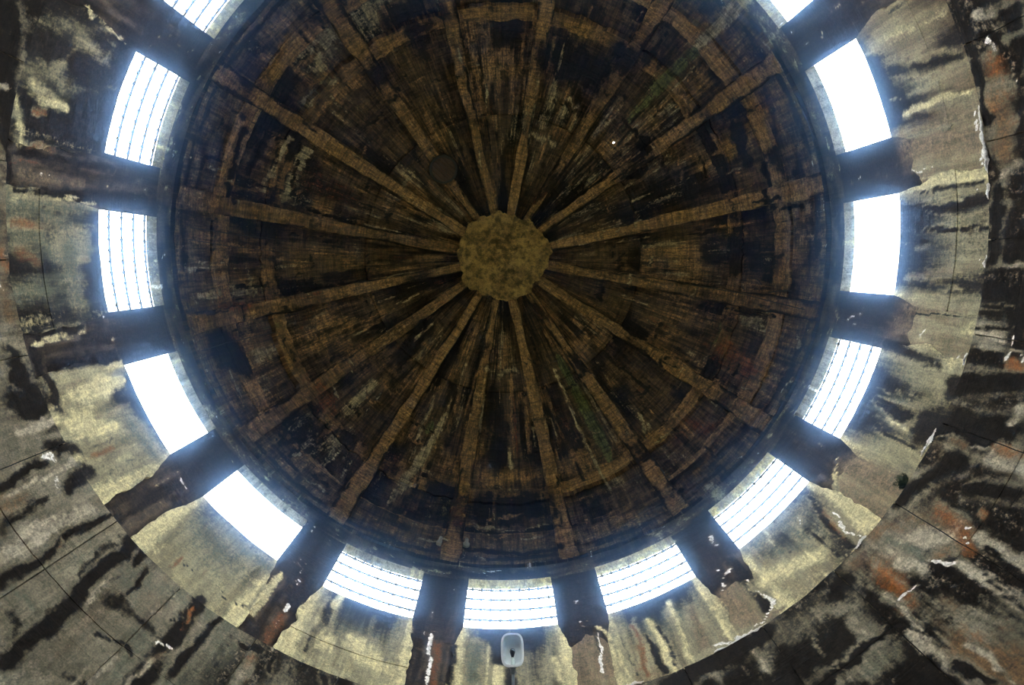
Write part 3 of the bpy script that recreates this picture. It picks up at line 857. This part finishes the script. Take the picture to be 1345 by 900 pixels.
# one bar and one rod mesh for every grille
WIN_R = R_GR
bv, bf = tube([cyl_pt(a, WIN_R, 0) for a in np.linspace(-HALF - .004, HALF + .004, 13)], .0150, 6)
bar_me = mesh_from('bar', bv, bf, M_STEEL)
rv, rf = tube([(0, 0, Z_SILL - .02), (0, 0, Z_LINT + .02)], .0032, 6)
rod_me = mesh_from('rod', rv, rf, M_STEEL)
bv, bf = tube([cyl_pt(a, WIN_R, 0) for a in np.linspace(-HALF - .004, HALF + .004, 13)], .005, 6)
thin_me = mesh_from('bar', bv, bf, M_STEEL)
BLIND = (3, 4, 10, 11, 12)
cv, cf = tube([(-.018, 0, 0), (.02, 0, 0)], .022, 6)
clip_me = mesh_from('clip', cv, cf, M_STEEL)
N_ROD = 9
for k in range(-3, 13):
    c = wdir(k)
    root = empty('window_%d' % ((k + 3) + 1), (-math.sin(c) * WIN_R, math.cos(c) * WIN_R, Z_SILL + ZF))
    tag(root, kind='structure')
    # reveal: four faces of the opening, as one lining
    nu, nr = (40, 8) if k >= 0 else (8, 3)
    rs = np.linspace(R_UP - .017, R_OUT, nr)
    Vs, Qs, Ts, Ss, Fs = [], [], [], [], []
    off = 0
    tt = np.linspace(-HALF, HALF, nu) + c
    zz = np.linspace(Z_SILL, Z_LINT, nu)
    for side in ('sill', 'lintel', 'left', 'right'):
        if side in ('sill', 'lintel'):
            T2, R2 = np.meshgrid(tt, rs, indexing='ij'); Z2 = np.full_like(T2, Z_SILL if side == 'sill' else Z_LINT)
        else:
            Z2, R2 = np.meshgrid(zz, rs, indexing='ij'); T2 = np.full_like(Z2, c - HALF if side == 'right' else c + HALF)
        t, r, z = T2.ravel(), R2.ravel(), Z2.ravel()
        v = np.stack([-np.sin(t) * r, np.cos(t) * r, z], 1)
        n = (fbm(v * 6, 3, 4) - .5) * .018
        if side == 'lintel': v[:, 2] += (n - .006) * np.clip((r - R_UP) / .06, 0, 1)
        q = grid_quads(nu, nr)
        if side in ('lintel', 'left'): q = q[:, ::-1]
        fl = (soffit_base(k) if side == 'lintel' else jamb_base)(t, z + (r - 5))
        if side == 'lintel': paint(fl, t, np.full(len(t), 9.62))
        Vs.append(v); Qs.append(q + off); Ts.append(t); Ss.append(z + (r - 5)); Fs.append(fl)
        off += len(v)
    org = tuple(root.location)
    me = mesh_arrays('reveal', np.concatenate(Vs), np.concatenate(Qs), np.concatenate(Ts), np.concatenate(Ss), np.concatenate(Fs), origin=org, sharp=30)
    link('reveal', me, M_REVEAL, root, org)
    if k < 0: continue
    hs = [8.32, 8.60, 8.88, 9.16, 9.44]
    for h in hs:
        o = link('bar', thin_me if k in BLIND else bar_me, None, root); o.location = (-root.location.x, -root.location.y, h - Z_SILL); 
        o.matrix_parent_inverse = Matrix.Identity(4)
        o.rotation_euler.z = c
    for q in range(N_ROD):
        a = c + HALF * (-1 + 2 * (q + .5) / N_ROD)
        p = cyl_pt(a, WIN_R + .010, 0)
        o = link('rod', rod_me, None, root)
        o.location = (p.x - root.location.x, p.y - root.location.y, -Z_SILL)
    if k in BLIND: continue
    # wire ties at the crossings, joined: too small to pick apart
    vs, fs = [], []
    for h in hs:
        for q in range(N_ROD):
            a = c + HALF * (-1 + 2 * (q + .5) / N_ROD)
            b0 = len(vs)
            p = cyl_pt(a, WIN_R + .004, h + ZF) - root.location
            vs += [Matrix.Rotation(a, 3, 'Z') @ Vector(v) + p for v in cv]
            fs += [tuple(i + b0 for i in f_) for f_ in cf]
    me = mesh_from('wire_ties', vs, fs, M_STEEL)
    tag(link('wire_ties', me, None, root, root.location), kind='stuff')

# ------------------------------------------------------------------ dome
D2S = lambda deg: ZS + 4.15 * math.radians(deg)
def ring2(th): return 32.8 - 4.8 * np.maximum(0, np.cos(th))
def ring3(th): return 17.2 - 5.5 * np.maximum(0, np.cos(th))

def foot_base(th, s):
    F = fields(len(th), D=.32, T=.42, P=.24)
    F[:, 0] += (fbm(unwrap(th, s) * np.array([1.5, 1.5, 5]), 3, 95) - .5) * .9
    F[:, 0] += .25 * np.clip((D2S(5) - s) / .2, 0, 1) * np.clip((s - D2S(1.2)) / .1, 0, 1)
    F[s < ZS - .02, 0] = .55
    return F
ceiling = slab('ceiling', np.linspace(-math.pi, math.pi, 900), np.linspace(ZS - .07, D2S(14), 38), on_dome, foot_base, .12, .21, M_PANEL, None, rough=.03)
tag(ceiling, kind='structure', label='ribbed and coffered concrete dome with dark foot ring')

def panel_base(kind, seed):
    r = np.random.default_rng(seed)
    d, t, p = r.uniform(.24, .46), r.uniform(.25, .5), r.uniform(.15, .36)
    def f(th, s):
        P = unwrap(th, s)
        F = fields(len(th), D=d, T=t, P=p)
        n = fbm(P * np.array([1.2, 1.2, 1.2]) + seed, 4, 51)
        F[:, 0] += (n - .5) * 1.5 + .3 * (fbm(np.stack([th * 9, s * .8, s * 0 + seed], 1), 3, 53) - .5)
        F[:, 1] += (fbm(P * 1.5 + seed, 3, 61) - .5) * 1.2
        F[:, 2] += (fbm(np.stack([th * 11, s * 1.1, s * 0 + seed], 1), 3, 57) - .5) * .7
        F[:, 3] = .34 * np.clip((fbm(P * 1.1, 3, 71) - .45) * 4, 0, 1)
        F[:, 4] = .25 * np.clip((fbm(P * 1.4, 3, 81) - .52) * 5, 0, 1)
        return F
    return f

hole_th, hole_s = (math.radians(-136.23), 13.881)
for k in range(16):
    c = PH + k * PITCH
    a = (math.degrees(c) + 180) % 360 - 180
    seen = abs(a) < 181
    for kind, lo, hi, dep in ((3, lambda t: t * 0 + 9.0, ring2, 0.0), (2, ring2, lambda t: t * 0 + 58.0, 0.0), (1, lambda t: t * 0 + 57.4, lambda t: t * 0 + 81.5, .05)):
        t = np.linspace(c - PITCH / 2 - .002, c + PITCH / 2 + .002, {3: 56, 2: 48, 1: 28}[kind])
        v = np.linspace(0, 1, {3: 48, 2: 60, 1: 44}[kind])
        T2, V2 = np.meshgrid(t, v, indexing='ij')
        S2 = ZS + 4.15 * np.radians(lo(T2) + (hi(T2) - lo(T2)) * V2)
        hole = None
        dh = (hole_th - c + math.pi) % (2 * math.pi) - math.pi
        if abs(dh) < PITCH / 2 and S2[0, 0] < hole_s < S2[0, -1]:
            hi_i = int(np.argmin(np.abs(t - c - dh))); hi_j = int(np.argmin(np.abs(S2[hi_i] - hole_s)))
            hole = lambda i, j, a=hi_i, b=hi_j: (i == a) & (j == b)
        slab('coffer_panel', T2, S2, on_dome, panel_base(kind, 100 + k * 3 + kind), dep, .12, M_PANEL, ceiling, rough=.02 if kind != 3 else .03, hole=hole)

FAINT = (1, 2, 4, 5, 11, 12, 13)             # bays whose inner ring beam has worn almost flush
def ring_base(seed, more_dark=0):
    r = np.random.default_rng(seed); t, d = r.uniform(.45, .85), r.uniform(.06, .34) + more_dark
    def f(th, s):
        F = fields(len(th), T=t, D=d)
        F[:, 0] += (fbm(unwrap(th, s) * 1.7, 3, 91) - .5) * 1.6
        return F
    return f
for k in range(16):
    c = PH + k * PITCH
    for mid, half, dep, sd in ((ring2, 1.9, .13, 0), (ring3, 2.7, .15, 40)):
        faint = sd == 0 and k in FAINT
        t = np.linspace(c - PITCH / 2, c + PITCH / 2, 54)
        v = np.linspace(-1, 1, 10)
        T2, V2 = np.meshgrid(t, v, indexing='ij')
        S2 = ZS + 4.15 * np.radians(mid(T2) + half * V2)
        slab('ring_beam', T2, S2, on_dome, ring_base(300 + k + sd, .35 if faint else 0), .035 if faint else dep * rng.uniform(.55, 1.1), dep + .05, M_RIB, ceiling, rough=.03, jag=.07)

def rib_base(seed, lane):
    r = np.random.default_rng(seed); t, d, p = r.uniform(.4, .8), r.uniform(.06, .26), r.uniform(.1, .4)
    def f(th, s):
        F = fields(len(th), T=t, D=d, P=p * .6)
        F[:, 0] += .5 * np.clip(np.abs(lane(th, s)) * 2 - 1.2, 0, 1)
        F[:, 0] += (fbm(np.stack([s * 1.4, s * 0 + seed, th * 6], 1), 3, 15) - .5) * 1.3
        F[:, 2] += (fbm(np.stack([s * 1.2, s * 0 + seed, th * 9], 1), 3, 19) - .5) * .6
        F[:, 3] = .35 * np.clip((fbm(np.stack([s * 1.1, s * 0 + seed, s * 0], 1), 3, 25) - .5) * 4, 0, 1)
        return F
    return f
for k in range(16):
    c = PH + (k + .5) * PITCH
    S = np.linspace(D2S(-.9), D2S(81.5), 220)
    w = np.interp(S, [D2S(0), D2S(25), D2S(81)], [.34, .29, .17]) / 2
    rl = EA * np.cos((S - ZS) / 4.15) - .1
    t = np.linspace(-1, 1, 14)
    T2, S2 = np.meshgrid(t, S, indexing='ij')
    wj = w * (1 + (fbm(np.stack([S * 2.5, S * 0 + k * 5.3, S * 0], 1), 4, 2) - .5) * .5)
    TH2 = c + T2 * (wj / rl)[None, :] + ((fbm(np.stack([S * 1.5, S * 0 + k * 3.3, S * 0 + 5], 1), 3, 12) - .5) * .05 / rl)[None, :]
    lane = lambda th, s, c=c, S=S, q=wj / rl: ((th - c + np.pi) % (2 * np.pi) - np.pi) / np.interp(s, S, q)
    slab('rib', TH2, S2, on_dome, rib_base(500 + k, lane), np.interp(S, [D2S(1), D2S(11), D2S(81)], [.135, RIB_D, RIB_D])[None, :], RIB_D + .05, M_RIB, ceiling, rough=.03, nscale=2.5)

# hub: round boss with ragged edge
nr, nt = 40, 160
tt = np.linspace(0, 2 * math.pi, nt + 1)
qq = np.linspace(0.0, 1, nr)
T2, Q2 = np.meshgrid(tt, qq, indexing='ij')
rag = 1 + (fbm(np.stack([np.cos(tt) * 3.2, np.sin(tt) * 3.2, tt * 0], 1), 4, 44) - .5) * .28 + (fbm(np.stack([np.cos(tt) * 11, np.sin(tt) * 11, tt * 0], 1), 3, 46) - .5) * .14
Rr = Q2 * .90 * rag[:, None]
zb = ZS + EB - .34 - .05 * Q2 ** 2
th, r, z = T2.ravel(), Rr.ravel(), zb.ravel()
V = np.stack([-np.sin(th) * r, np.cos(th) * r, z], 1)
V[:, 2] += (fbm(V * 5, 4, 3) - .5) * .14
# side of the boss
V = V.reshape(nt + 1, nr, 3)
side = V[:, -1:, :] + np.array([0, 0, .45]); V = np.concatenate([V, side], 1)
th2 = np.concatenate([T2, T2[:, -1:]], 1).ravel(); s2 = np.concatenate([Q2 * -.9, Q2[:, -1:] * -.9 + -.4], 1).ravel() + 20
Fh = fields(len(th2), T=.3, D=.16, P=.1, G=.04)
me = mesh_arrays('hub', V.reshape(-1, 3), grid_quads(nt + 1, nr + 1)[:, ::-1], th2, s2, Fh)
a = me.attributes['surf']; a.data.foreach_set('vector', (V.reshape(-1, 3)).astype(np.float32).ravel())
link('hub', me, M_HUB, ceiling)

# ------------------------------------------------------------------ thin scattering volume added to imitate lens glare round the windows
GLARE_DENSITY = 0.012
if GLARE_DENSITY:
    vs, fs = loft_cyl = ([], [])
    n = 48
    for r, z in ((4.6, 0.1), (4.85, 6.4), (4.85, 6.5), (4.96, 8.0), (4.96, 9.9), (4.4, 11.6), (3.0, 13.2), (.5, 14.4)):
        vs += [(math.cos(2 * math.pi * i / n) * r, math.sin(2 * math.pi * i / n) * r, z + (1.6 if z > 1 else 0)) for i in range(n)]
    for q in range(7):
        fs += [(q * n + i, q * n + (i + 1) % n, (q + 1) * n + (i + 1) % n, (q + 1) * n + i) for i in range(n)]
    fs += [tuple(range(n))[::-1], tuple(range(7 * n, 8 * n))]
    m = bpy.data.materials.new('glare_volume'); m.use_nodes = True
    nt = m.node_tree; nt.nodes.clear()
    pv = nt.nodes.new('ShaderNodeVolumeScatter'); pv.inputs['Density'].default_value = GLARE_DENSITY
    pv.inputs['Anisotropy'].default_value = 0.983; pv.inputs['Color'].default_value = (.28, .54, 1, 1)
    oo = nt.nodes.new('ShaderNodeOutputMaterial'); nt.links.new(pv.outputs[0], oo.inputs['Volume'])
    me = bpy.data.meshes.new('glare_volume'); me.from_pydata(vs, [], fs)
    tag(link('glare_volume', me, m), kind='structure', label='thin scattering volume added for the blue glare around the windows')

# ------------------------------------------------------------------ lime crusts on the ledge edge (parts of the upper wall)
def crust(th0, th1, z, w, seed):
    n = 110
    t = np.linspace(th0, th1, n)
    q = np.linspace(0, 1, 8)
    T2, Q2 = np.meshgrid(t, q, indexing='ij')
    env = np.sin(np.pi * (T2 - th0) / (th1 - th0)) ** .4
    nz = (fbm(np.stack([T2.ravel() * 50, Q2.ravel() * 2, T2.ravel() * 0 + seed], 1), 4, seed) ).reshape(T2.shape)
    ang = Q2 * math.pi
    rad = w * env * np.clip(.06 + 4.2 * (nz - .38), .05, 1.3)
    fz = (fbm(np.stack([T2.ravel() * 220, Q2.ravel() * 4, T2.ravel() * 0 + seed], 1), 3, seed + 4)).reshape(T2.shape) - .5
    r = R_LOW - .012 - np.sin(ang) * rad * (.7 + fz)
    zz = z + np.cos(ang) * rad * (1 + 1.2 * fz)
    V = np.stack([-np.sin(T2) * r, np.cos(T2) * r, zz + ZF], -1).reshape(-1, 3)
    me = bpy.data.meshes.new('lime_crust')
    me.from_pydata(V.tolist(), [], grid_quads(n, 8).tolist())
    me.polygons.foreach_set('use_smooth', [True] * len(me.polygons))
    link('lime_crust', me, M_CRUST, ledge)
for t0, t1, dz, w, sd in [(-0.6236,-0.4887,0,0.03,3),(-1.8645,-1.7269,0,0.03,5),(-1.7076,-1.6748,0,0.022,7),(-1.1860,-1.1169,0.02,0.028,9),(-1.5626,-1.5358,0,0.026,11),(-1.3570,-1.3294,0,0.025,13),(-0.3217,-0.2775,0,0.022,15),(-0.9120,-0.8705,0,0.022,17)]:
    crust(t0, t1, Z_LEDGE + dz, w, sd)

# ------------------------------------------------------------------ lamp on a bent pipe arm
A0 = PH - math.radians(0.25)
rad_dir = Vector((-math.sin(A0), math.cos(A0), 0))
C0 = rad_dir * 4.43 + Vector((0, 0, 6.84 + ZF))
base = rad_dir * (R_LOW - .015) + Vector((0, 0, 5.9 + ZF))
lamp = empty('wall_lamp', base)
tag(lamp, 'unlit grey lamp with white rimmed oval reflector on a pipe arm under the middle window', 'lamp')
ydir = (rad_dir * .70 + Vector((0, 0, -.71))).normalized()      # from the head back down its arm
zdir = (Vector((0.0335, 0.1431, ZF)) - C0)
zdir = (zdir - ydir * zdir.dot(ydir)).normalized()              # the open face
xdir = ydir.cross(zdir)
HM = Matrix((xdir, ydir, zdir)).transposed()
def head(pts): return [HM @ Vector(p) + C0 - lamp.location for p in pts]
def oval(hx, hy, z, n=40, e=3.6):
    out = []
    for i in range(n):
        g = 2 * math.pi * i / n
        cg, sg = math.cos(g), math.sin(g)
        out.append((math.copysign(abs(cg) ** (2 / e), cg) * hx, math.copysign(abs(sg) ** (2 / e), sg) * hy, z))
    return out
def loft(loops, cap_end=True, cap_start=False):
    n = len(loops[0]); vs = [p for l in loops for p in l]; fs = []
    for i in range(len(loops) - 1):
        for q in range(n): fs.append((i * n + q, i * n + (q + 1) % n, (i + 1) * n + (q + 1) % n, (i + 1) * n + q))
    if cap_end: fs.append(tuple((len(loops) - 1) * n + q for q in range(n)))
    if cap_start: fs.append(tuple(range(n))[::-1])
    return vs, fs
HX, HY = .118, .168
vs, fs = loft([oval(HX - .002, HY - .002, .004), oval(HX + .004, HY + .004, -.015), oval(HX, HY, -.05), oval(HX * .8, HY * .85, -.10), oval(HX * .45, HY * .5, -.125)])
link('housing', mesh_from('housing', head(vs), fs, M_LAMPGREY), None, lamp, lamp.location)
vs, fs = loft([oval(HX - .012, HY - .012, .006), oval(HX - .012, HY - .012, .016), oval(HX + .008, HY + .008, .016), oval(HX + .010, HY + .010, .0), oval(HX - .004, HY - .004, -.004)], False)
link('rim', mesh_from('rim', head(vs), fs, M_RIM), None, lamp, lamp.location)
vs, fs = loft([oval(HX - .010, HY - .010, .010), oval(HX - .016, HY - .018, -.012), oval(HX * .72, HY * .76, -.05), oval(HX * .4, HY * .45, -.068)])
refl = link('reflector', mesh_from('reflector', head(vs), fs, M_REFL), None, lamp, lamp.location)
def lathe_y(prof, cz, n=20):
    return loft([[(math.cos(2 * math.pi * i / n) * r, y, cz + math.sin(2 * math.pi * i / n) * r) for i in range(n)] for y, r in prof], True, True)
vs, fs = lathe_y([(.150, .020), (.10, .020), (.095, .016), (.075, .016)], -.015)
link('socket', mesh_from('socket', head(vs), fs, M_SOCKET), None, lamp, lamp.location)
vs, fs = lathe_y([(.078, .014), (.06, .016), (.045, .022), (.025, .029), (.005, .030), (-.01, .024), (-.018, .012), (-.021, .003)], -.015)
link('bulb', mesh_from('bulb', head(vs), fs, M_BULB), None, lamp, lamp.location)
vs, fs = lathe_y([(.158, .034), (.185, .034), (.195, .026), (.235, .024), (.240, .020)], -.03)
link('collar', mesh_from('collar', head(vs), fs, M_LAMPGREY), None, lamp, lamp.location)
p0 = HM @ Vector((0, .225, -.03)) + C0
path = []
p1 = p0 + ydir * .22
p3 = base + Vector((0, 0, 0))
for i in range(4): path.append(p0.lerp(p1, i / 3))
p2 = base - rad_dir * .02 + Vector((0, 0, .42))
for i in range(1, 15):
    u = i / 14
    q1 = p1 + ydir * .12; 
    path.append(p1 * (1 - u) ** 3 + q1 * 3 * u * (1 - u) ** 2 + p2 * 3 * u * u * (1 - u) + p3 * u ** 3)
vs, fs = tube([p - lamp.location for p in path], .016, 12)
link('arm', mesh_from('arm', vs, fs, M_LAMPGREY), None, lamp, lamp.location)
bm = bmesh.new()
bmesh.ops.create_cube(bm, size=1, matrix=Matrix.LocRotScale(Vector((0, 0, 0)), Matrix.Rotation(A0, 3, 'Z').to_quaternion(), Vector((.10, .03, .16))))
bmesh.ops.bevel(bm, geom=bm.edges, offset=.006, segments=2, affect='EDGES')
me = bpy.data.meshes.new('wall_plate'); bm.to_mesh(me); bm.free()
link('wall_plate', me, M_LAMPGREY, lamp, lamp.location)

# ------------------------------------------------------------------ fern on the ledge
fth = -1.0511
fern_at = Vector((-math.sin(fth) * (R_LOW + .02), math.cos(fth) * (R_LOW + .02), Z_LEDGE + ZF + .01))
fern = empty('fern', fern_at)
tag(fern, 'small dark green fern growing on the ledge at the lower right', 'plant')
rr = random.Random(4)
inward = Vector((math.sin(fth), -math.cos(fth), 0)); along = Vector((math.cos(fth), math.sin(fth), 0))
for i in range(11):
    spread = (i - 5) / 5.0
    L = rr.uniform(.07, .145)
    d0 = (inward * rr.uniform(.5, 1.0) + along * spread * 1.1 + Vector((0, 0, rr.uniform(.3, 1.1)))).normalized()
    vs, fs = [], []
    pts = []
    for q in range(9):
        u = q / 8
        pts.append(d0 * L * u + Vector((0, 0, -.10)) * L * 4 * u * u * .35)
    sidev = d0.cross(Vector((0, 0, 1))).normalized()
    tv, tf = tube(pts, [.0025 * (1 - .7 * q / 8) for q in range(9)], 5)
    vs += tv; fs += tf
    for q in range(1, 9):
        wl = .035 * math.sin(math.pi * (q / 9) ** .7) + .004
        for sgn in (-1, 1):
            b0 = len(vs)
            p = pts[q]; tip = p + sidev * sgn * wl + d0 * wl * .4
            m1 = p.lerp(tip, .45) + d0 * .006; m2 = p.lerp(tip, .45) - d0 * .006
            vs += [p, m1, tip, m2, p + Vector((0, 0, .002)), m1 + Vector((0, 0, .002)), m2 + Vector((0, 0, .002))]
            fs += [(b0, b0 + 1, b0 + 2, b0 + 3), (b0 + 4, b0 + 6, b0 + 2, b0 + 5), (b0, b0 + 4, b0 + 5, b0 + 1), (b0, b0 + 3, b0 + 6, b0 + 4)]
    link('frond', mesh_from('frond', vs, fs, M_LEAF, False), None, fern, fern.location)

# ------------------------------------------------------------------ hatch, stubs and cables under the dome
def dome_pt(thd, s, d):
    p = on_dome(np.array([math.radians(thd)]), np.array([s]), np.array([d]))[0]
    return Vector((p[0], p[1], p[2] + ZF))
def dome_n(thd, s):                       # unit vector into the room
    return (dome_pt(thd, s, .1) - dome_pt(thd, s, 0)).normalized()

hth, hs_ = (145.48, 14.764)
hp = dome_pt(hth, hs_, RIB_D + .03)
hn = dome_n(hth, hs_)
hatch = empty('hatch_cover', hp)
tag(hatch, 'round brown boarded hatch cover on a rib near the hub', 'hatch')
ex = (dome_pt(hth, hs_ + .1, 0) - dome_pt(hth, hs_, 0)); ex = (ex - hn * ex.dot(hn)).normalized(); ey = hn.cross(ex)
rot35 = Matrix.Rotation(math.radians(12), 3, hn); ex, ey = rot35 @ ex, rot35 @ ey
RH = .225
for i in range(6):
    y0, y1 = -RH + i * RH / 3 + .004, -RH + (i + 1) * RH / 3 - .004
    outline = []
    for y in np.linspace(y0, y1, 6): outline.append((math.sqrt(max(0, RH * RH - y * y)), y))
    for y in np.linspace(y1, y0, 6): outline.append((-math.sqrt(max(0, RH * RH - y * y)), y))
    dz = rr.uniform(0, .012)
    n = len(outline)
    vs = [ex * x + ey * y + hn * (.02 + dz) for x, y in outline] + [ex * x + ey * y - hn * .03 for x, y in outline]
    fs = [tuple(range(n)), tuple(range(2 * n - 1, n - 1, -1))] + [(q, q + n, (q + 1) % n + n, (q + 1) % n) for q in range(n)]
    link('board', mesh_from('board', vs, fs, M_RUST, False), None, hatch, hatch.location)
vs, fs = [], []
for i in range(40):
    g = 2 * math.pi * i / 40
    u = ex * math.cos(g) + ey * math.sin(g)
    for r_, h in ((RH + .003, -.06), (RH + .003, .03), (RH + .045, .03), (RH + .055, -.06)):
        vs.append(u * r_ + hn * h)
for i in range(40):
    for q in range(4):
        fs.append((i * 4 + q, ((i + 1) % 40) * 4 + q, ((i + 1) % 40) * 4 + (q + 1) % 4, i * 4 + (q + 1) % 4))
link('frame', mesh_from('frame', vs, fs, M_CABLE), None, hatch, hatch.location)

STUB_L = ['pale stub hanging from the dome foot left of the middle window', 'pale stub hanging from the dome foot above the middle window']
for (thd, s), lab in zip([(12.47,10.521),(7.29,10.613)], STUB_L):
    p = dome_pt(thd, s, .17); n_ = dome_n(thd, s)
    st = empty('drain_stub', p)
    tag(st, lab, 'drain', 'drain stubs at the dome foot')
    a_ = n_.orthogonal().normalized(); b_ = n_.cross(a_)
    prof = [(-.03, .045), (.02, .045), (.03, .034), (.09, .032), (.11, .026), (.112, .016), (.06, .014)]
    vs, fs = loft([[(a_ * math.cos(2 * math.pi * i / 14) + b_ * math.sin(2 * math.pi * i / 14)) * r_ + n_ * h for i in range(14)] for h, r_ in prof], True, True)
    link('spout', mesh_from('spout', vs, fs, M_STUB), None, st, st.location)
    vs, fs = loft([[(a_ * math.cos(2 * math.pi * i / 14) + b_ * math.sin(2 * math.pi * i / 14)) * r_ + n_ * h for i in range(14)] for h, r_ in [(-.03, .06), (.012, .06), (.016, .05)]], True, True)
    link('flange', mesh_from('flange', vs, fs, M_STUB), None, st, st.location)

for pts, rad, lab in [([(94.90,10.257,0.26),(94.50,11.494,0.26),(94.02,12.646,0.26)],0.007,'upper black cable strung along the left of the dome'),
([(92.76,10.285,0.22),(91.94,11.390,0.22),(90.91,12.736,0.22)],0.006,'lower black cable strung along the left of the dome'),
([(89.94,11.488,0.20),(89.31,12.228,0.20),(88.27,12.831,0.20)],0.005,'short black cable ending beside the left rib'),
([(72.35,9.856,0.26),(72.52,10.818,0.26),(71.65,12.073,0.26)],0.007,'single black cable above the lower left windows'),
([(-81.65,13.291,0.27),(-81.46,12.854,0.27),(-81.34,12.153,0.27),(-80.54,11.417,0.27),(-79.88,10.203,0.27)],0.008,'long black cable along the right hand rib'),
([(-82.27,11.306,0.36),(-82.82,11.043,0.36),(-83.16,10.575,0.36)],0.012,'thick short black cable at the right end of the dome'),
([(-83.66,11.520,0.36),(-84.86,11.665,0.36),(-85.07,11.824,0.36)],0.009,'black cable end hanging loose at the right of the dome')]:
    P3 = []
    for i, (thd, s, d) in enumerate(pts):
        P3.append(dome_pt(thd, s, d))
    fine_ = []
    for i in range(len(P3) - 1):
        for q in range(8):
            u = q / 8
            fine_.append(P3[i].lerp(P3[i + 1], u) + Vector((0, 0, -.03 * math.sin(math.pi * u))))
    fine_.append(P3[-1])
    vs, fs = tube([p - P3[0] for p in fine_], rad, 6)
    o = link('cable', mesh_from('cable', vs, fs, M_CABLE), None)
    o.location = P3[0]
    tag(o, lab, 'cable', 'loose cables on the dome')
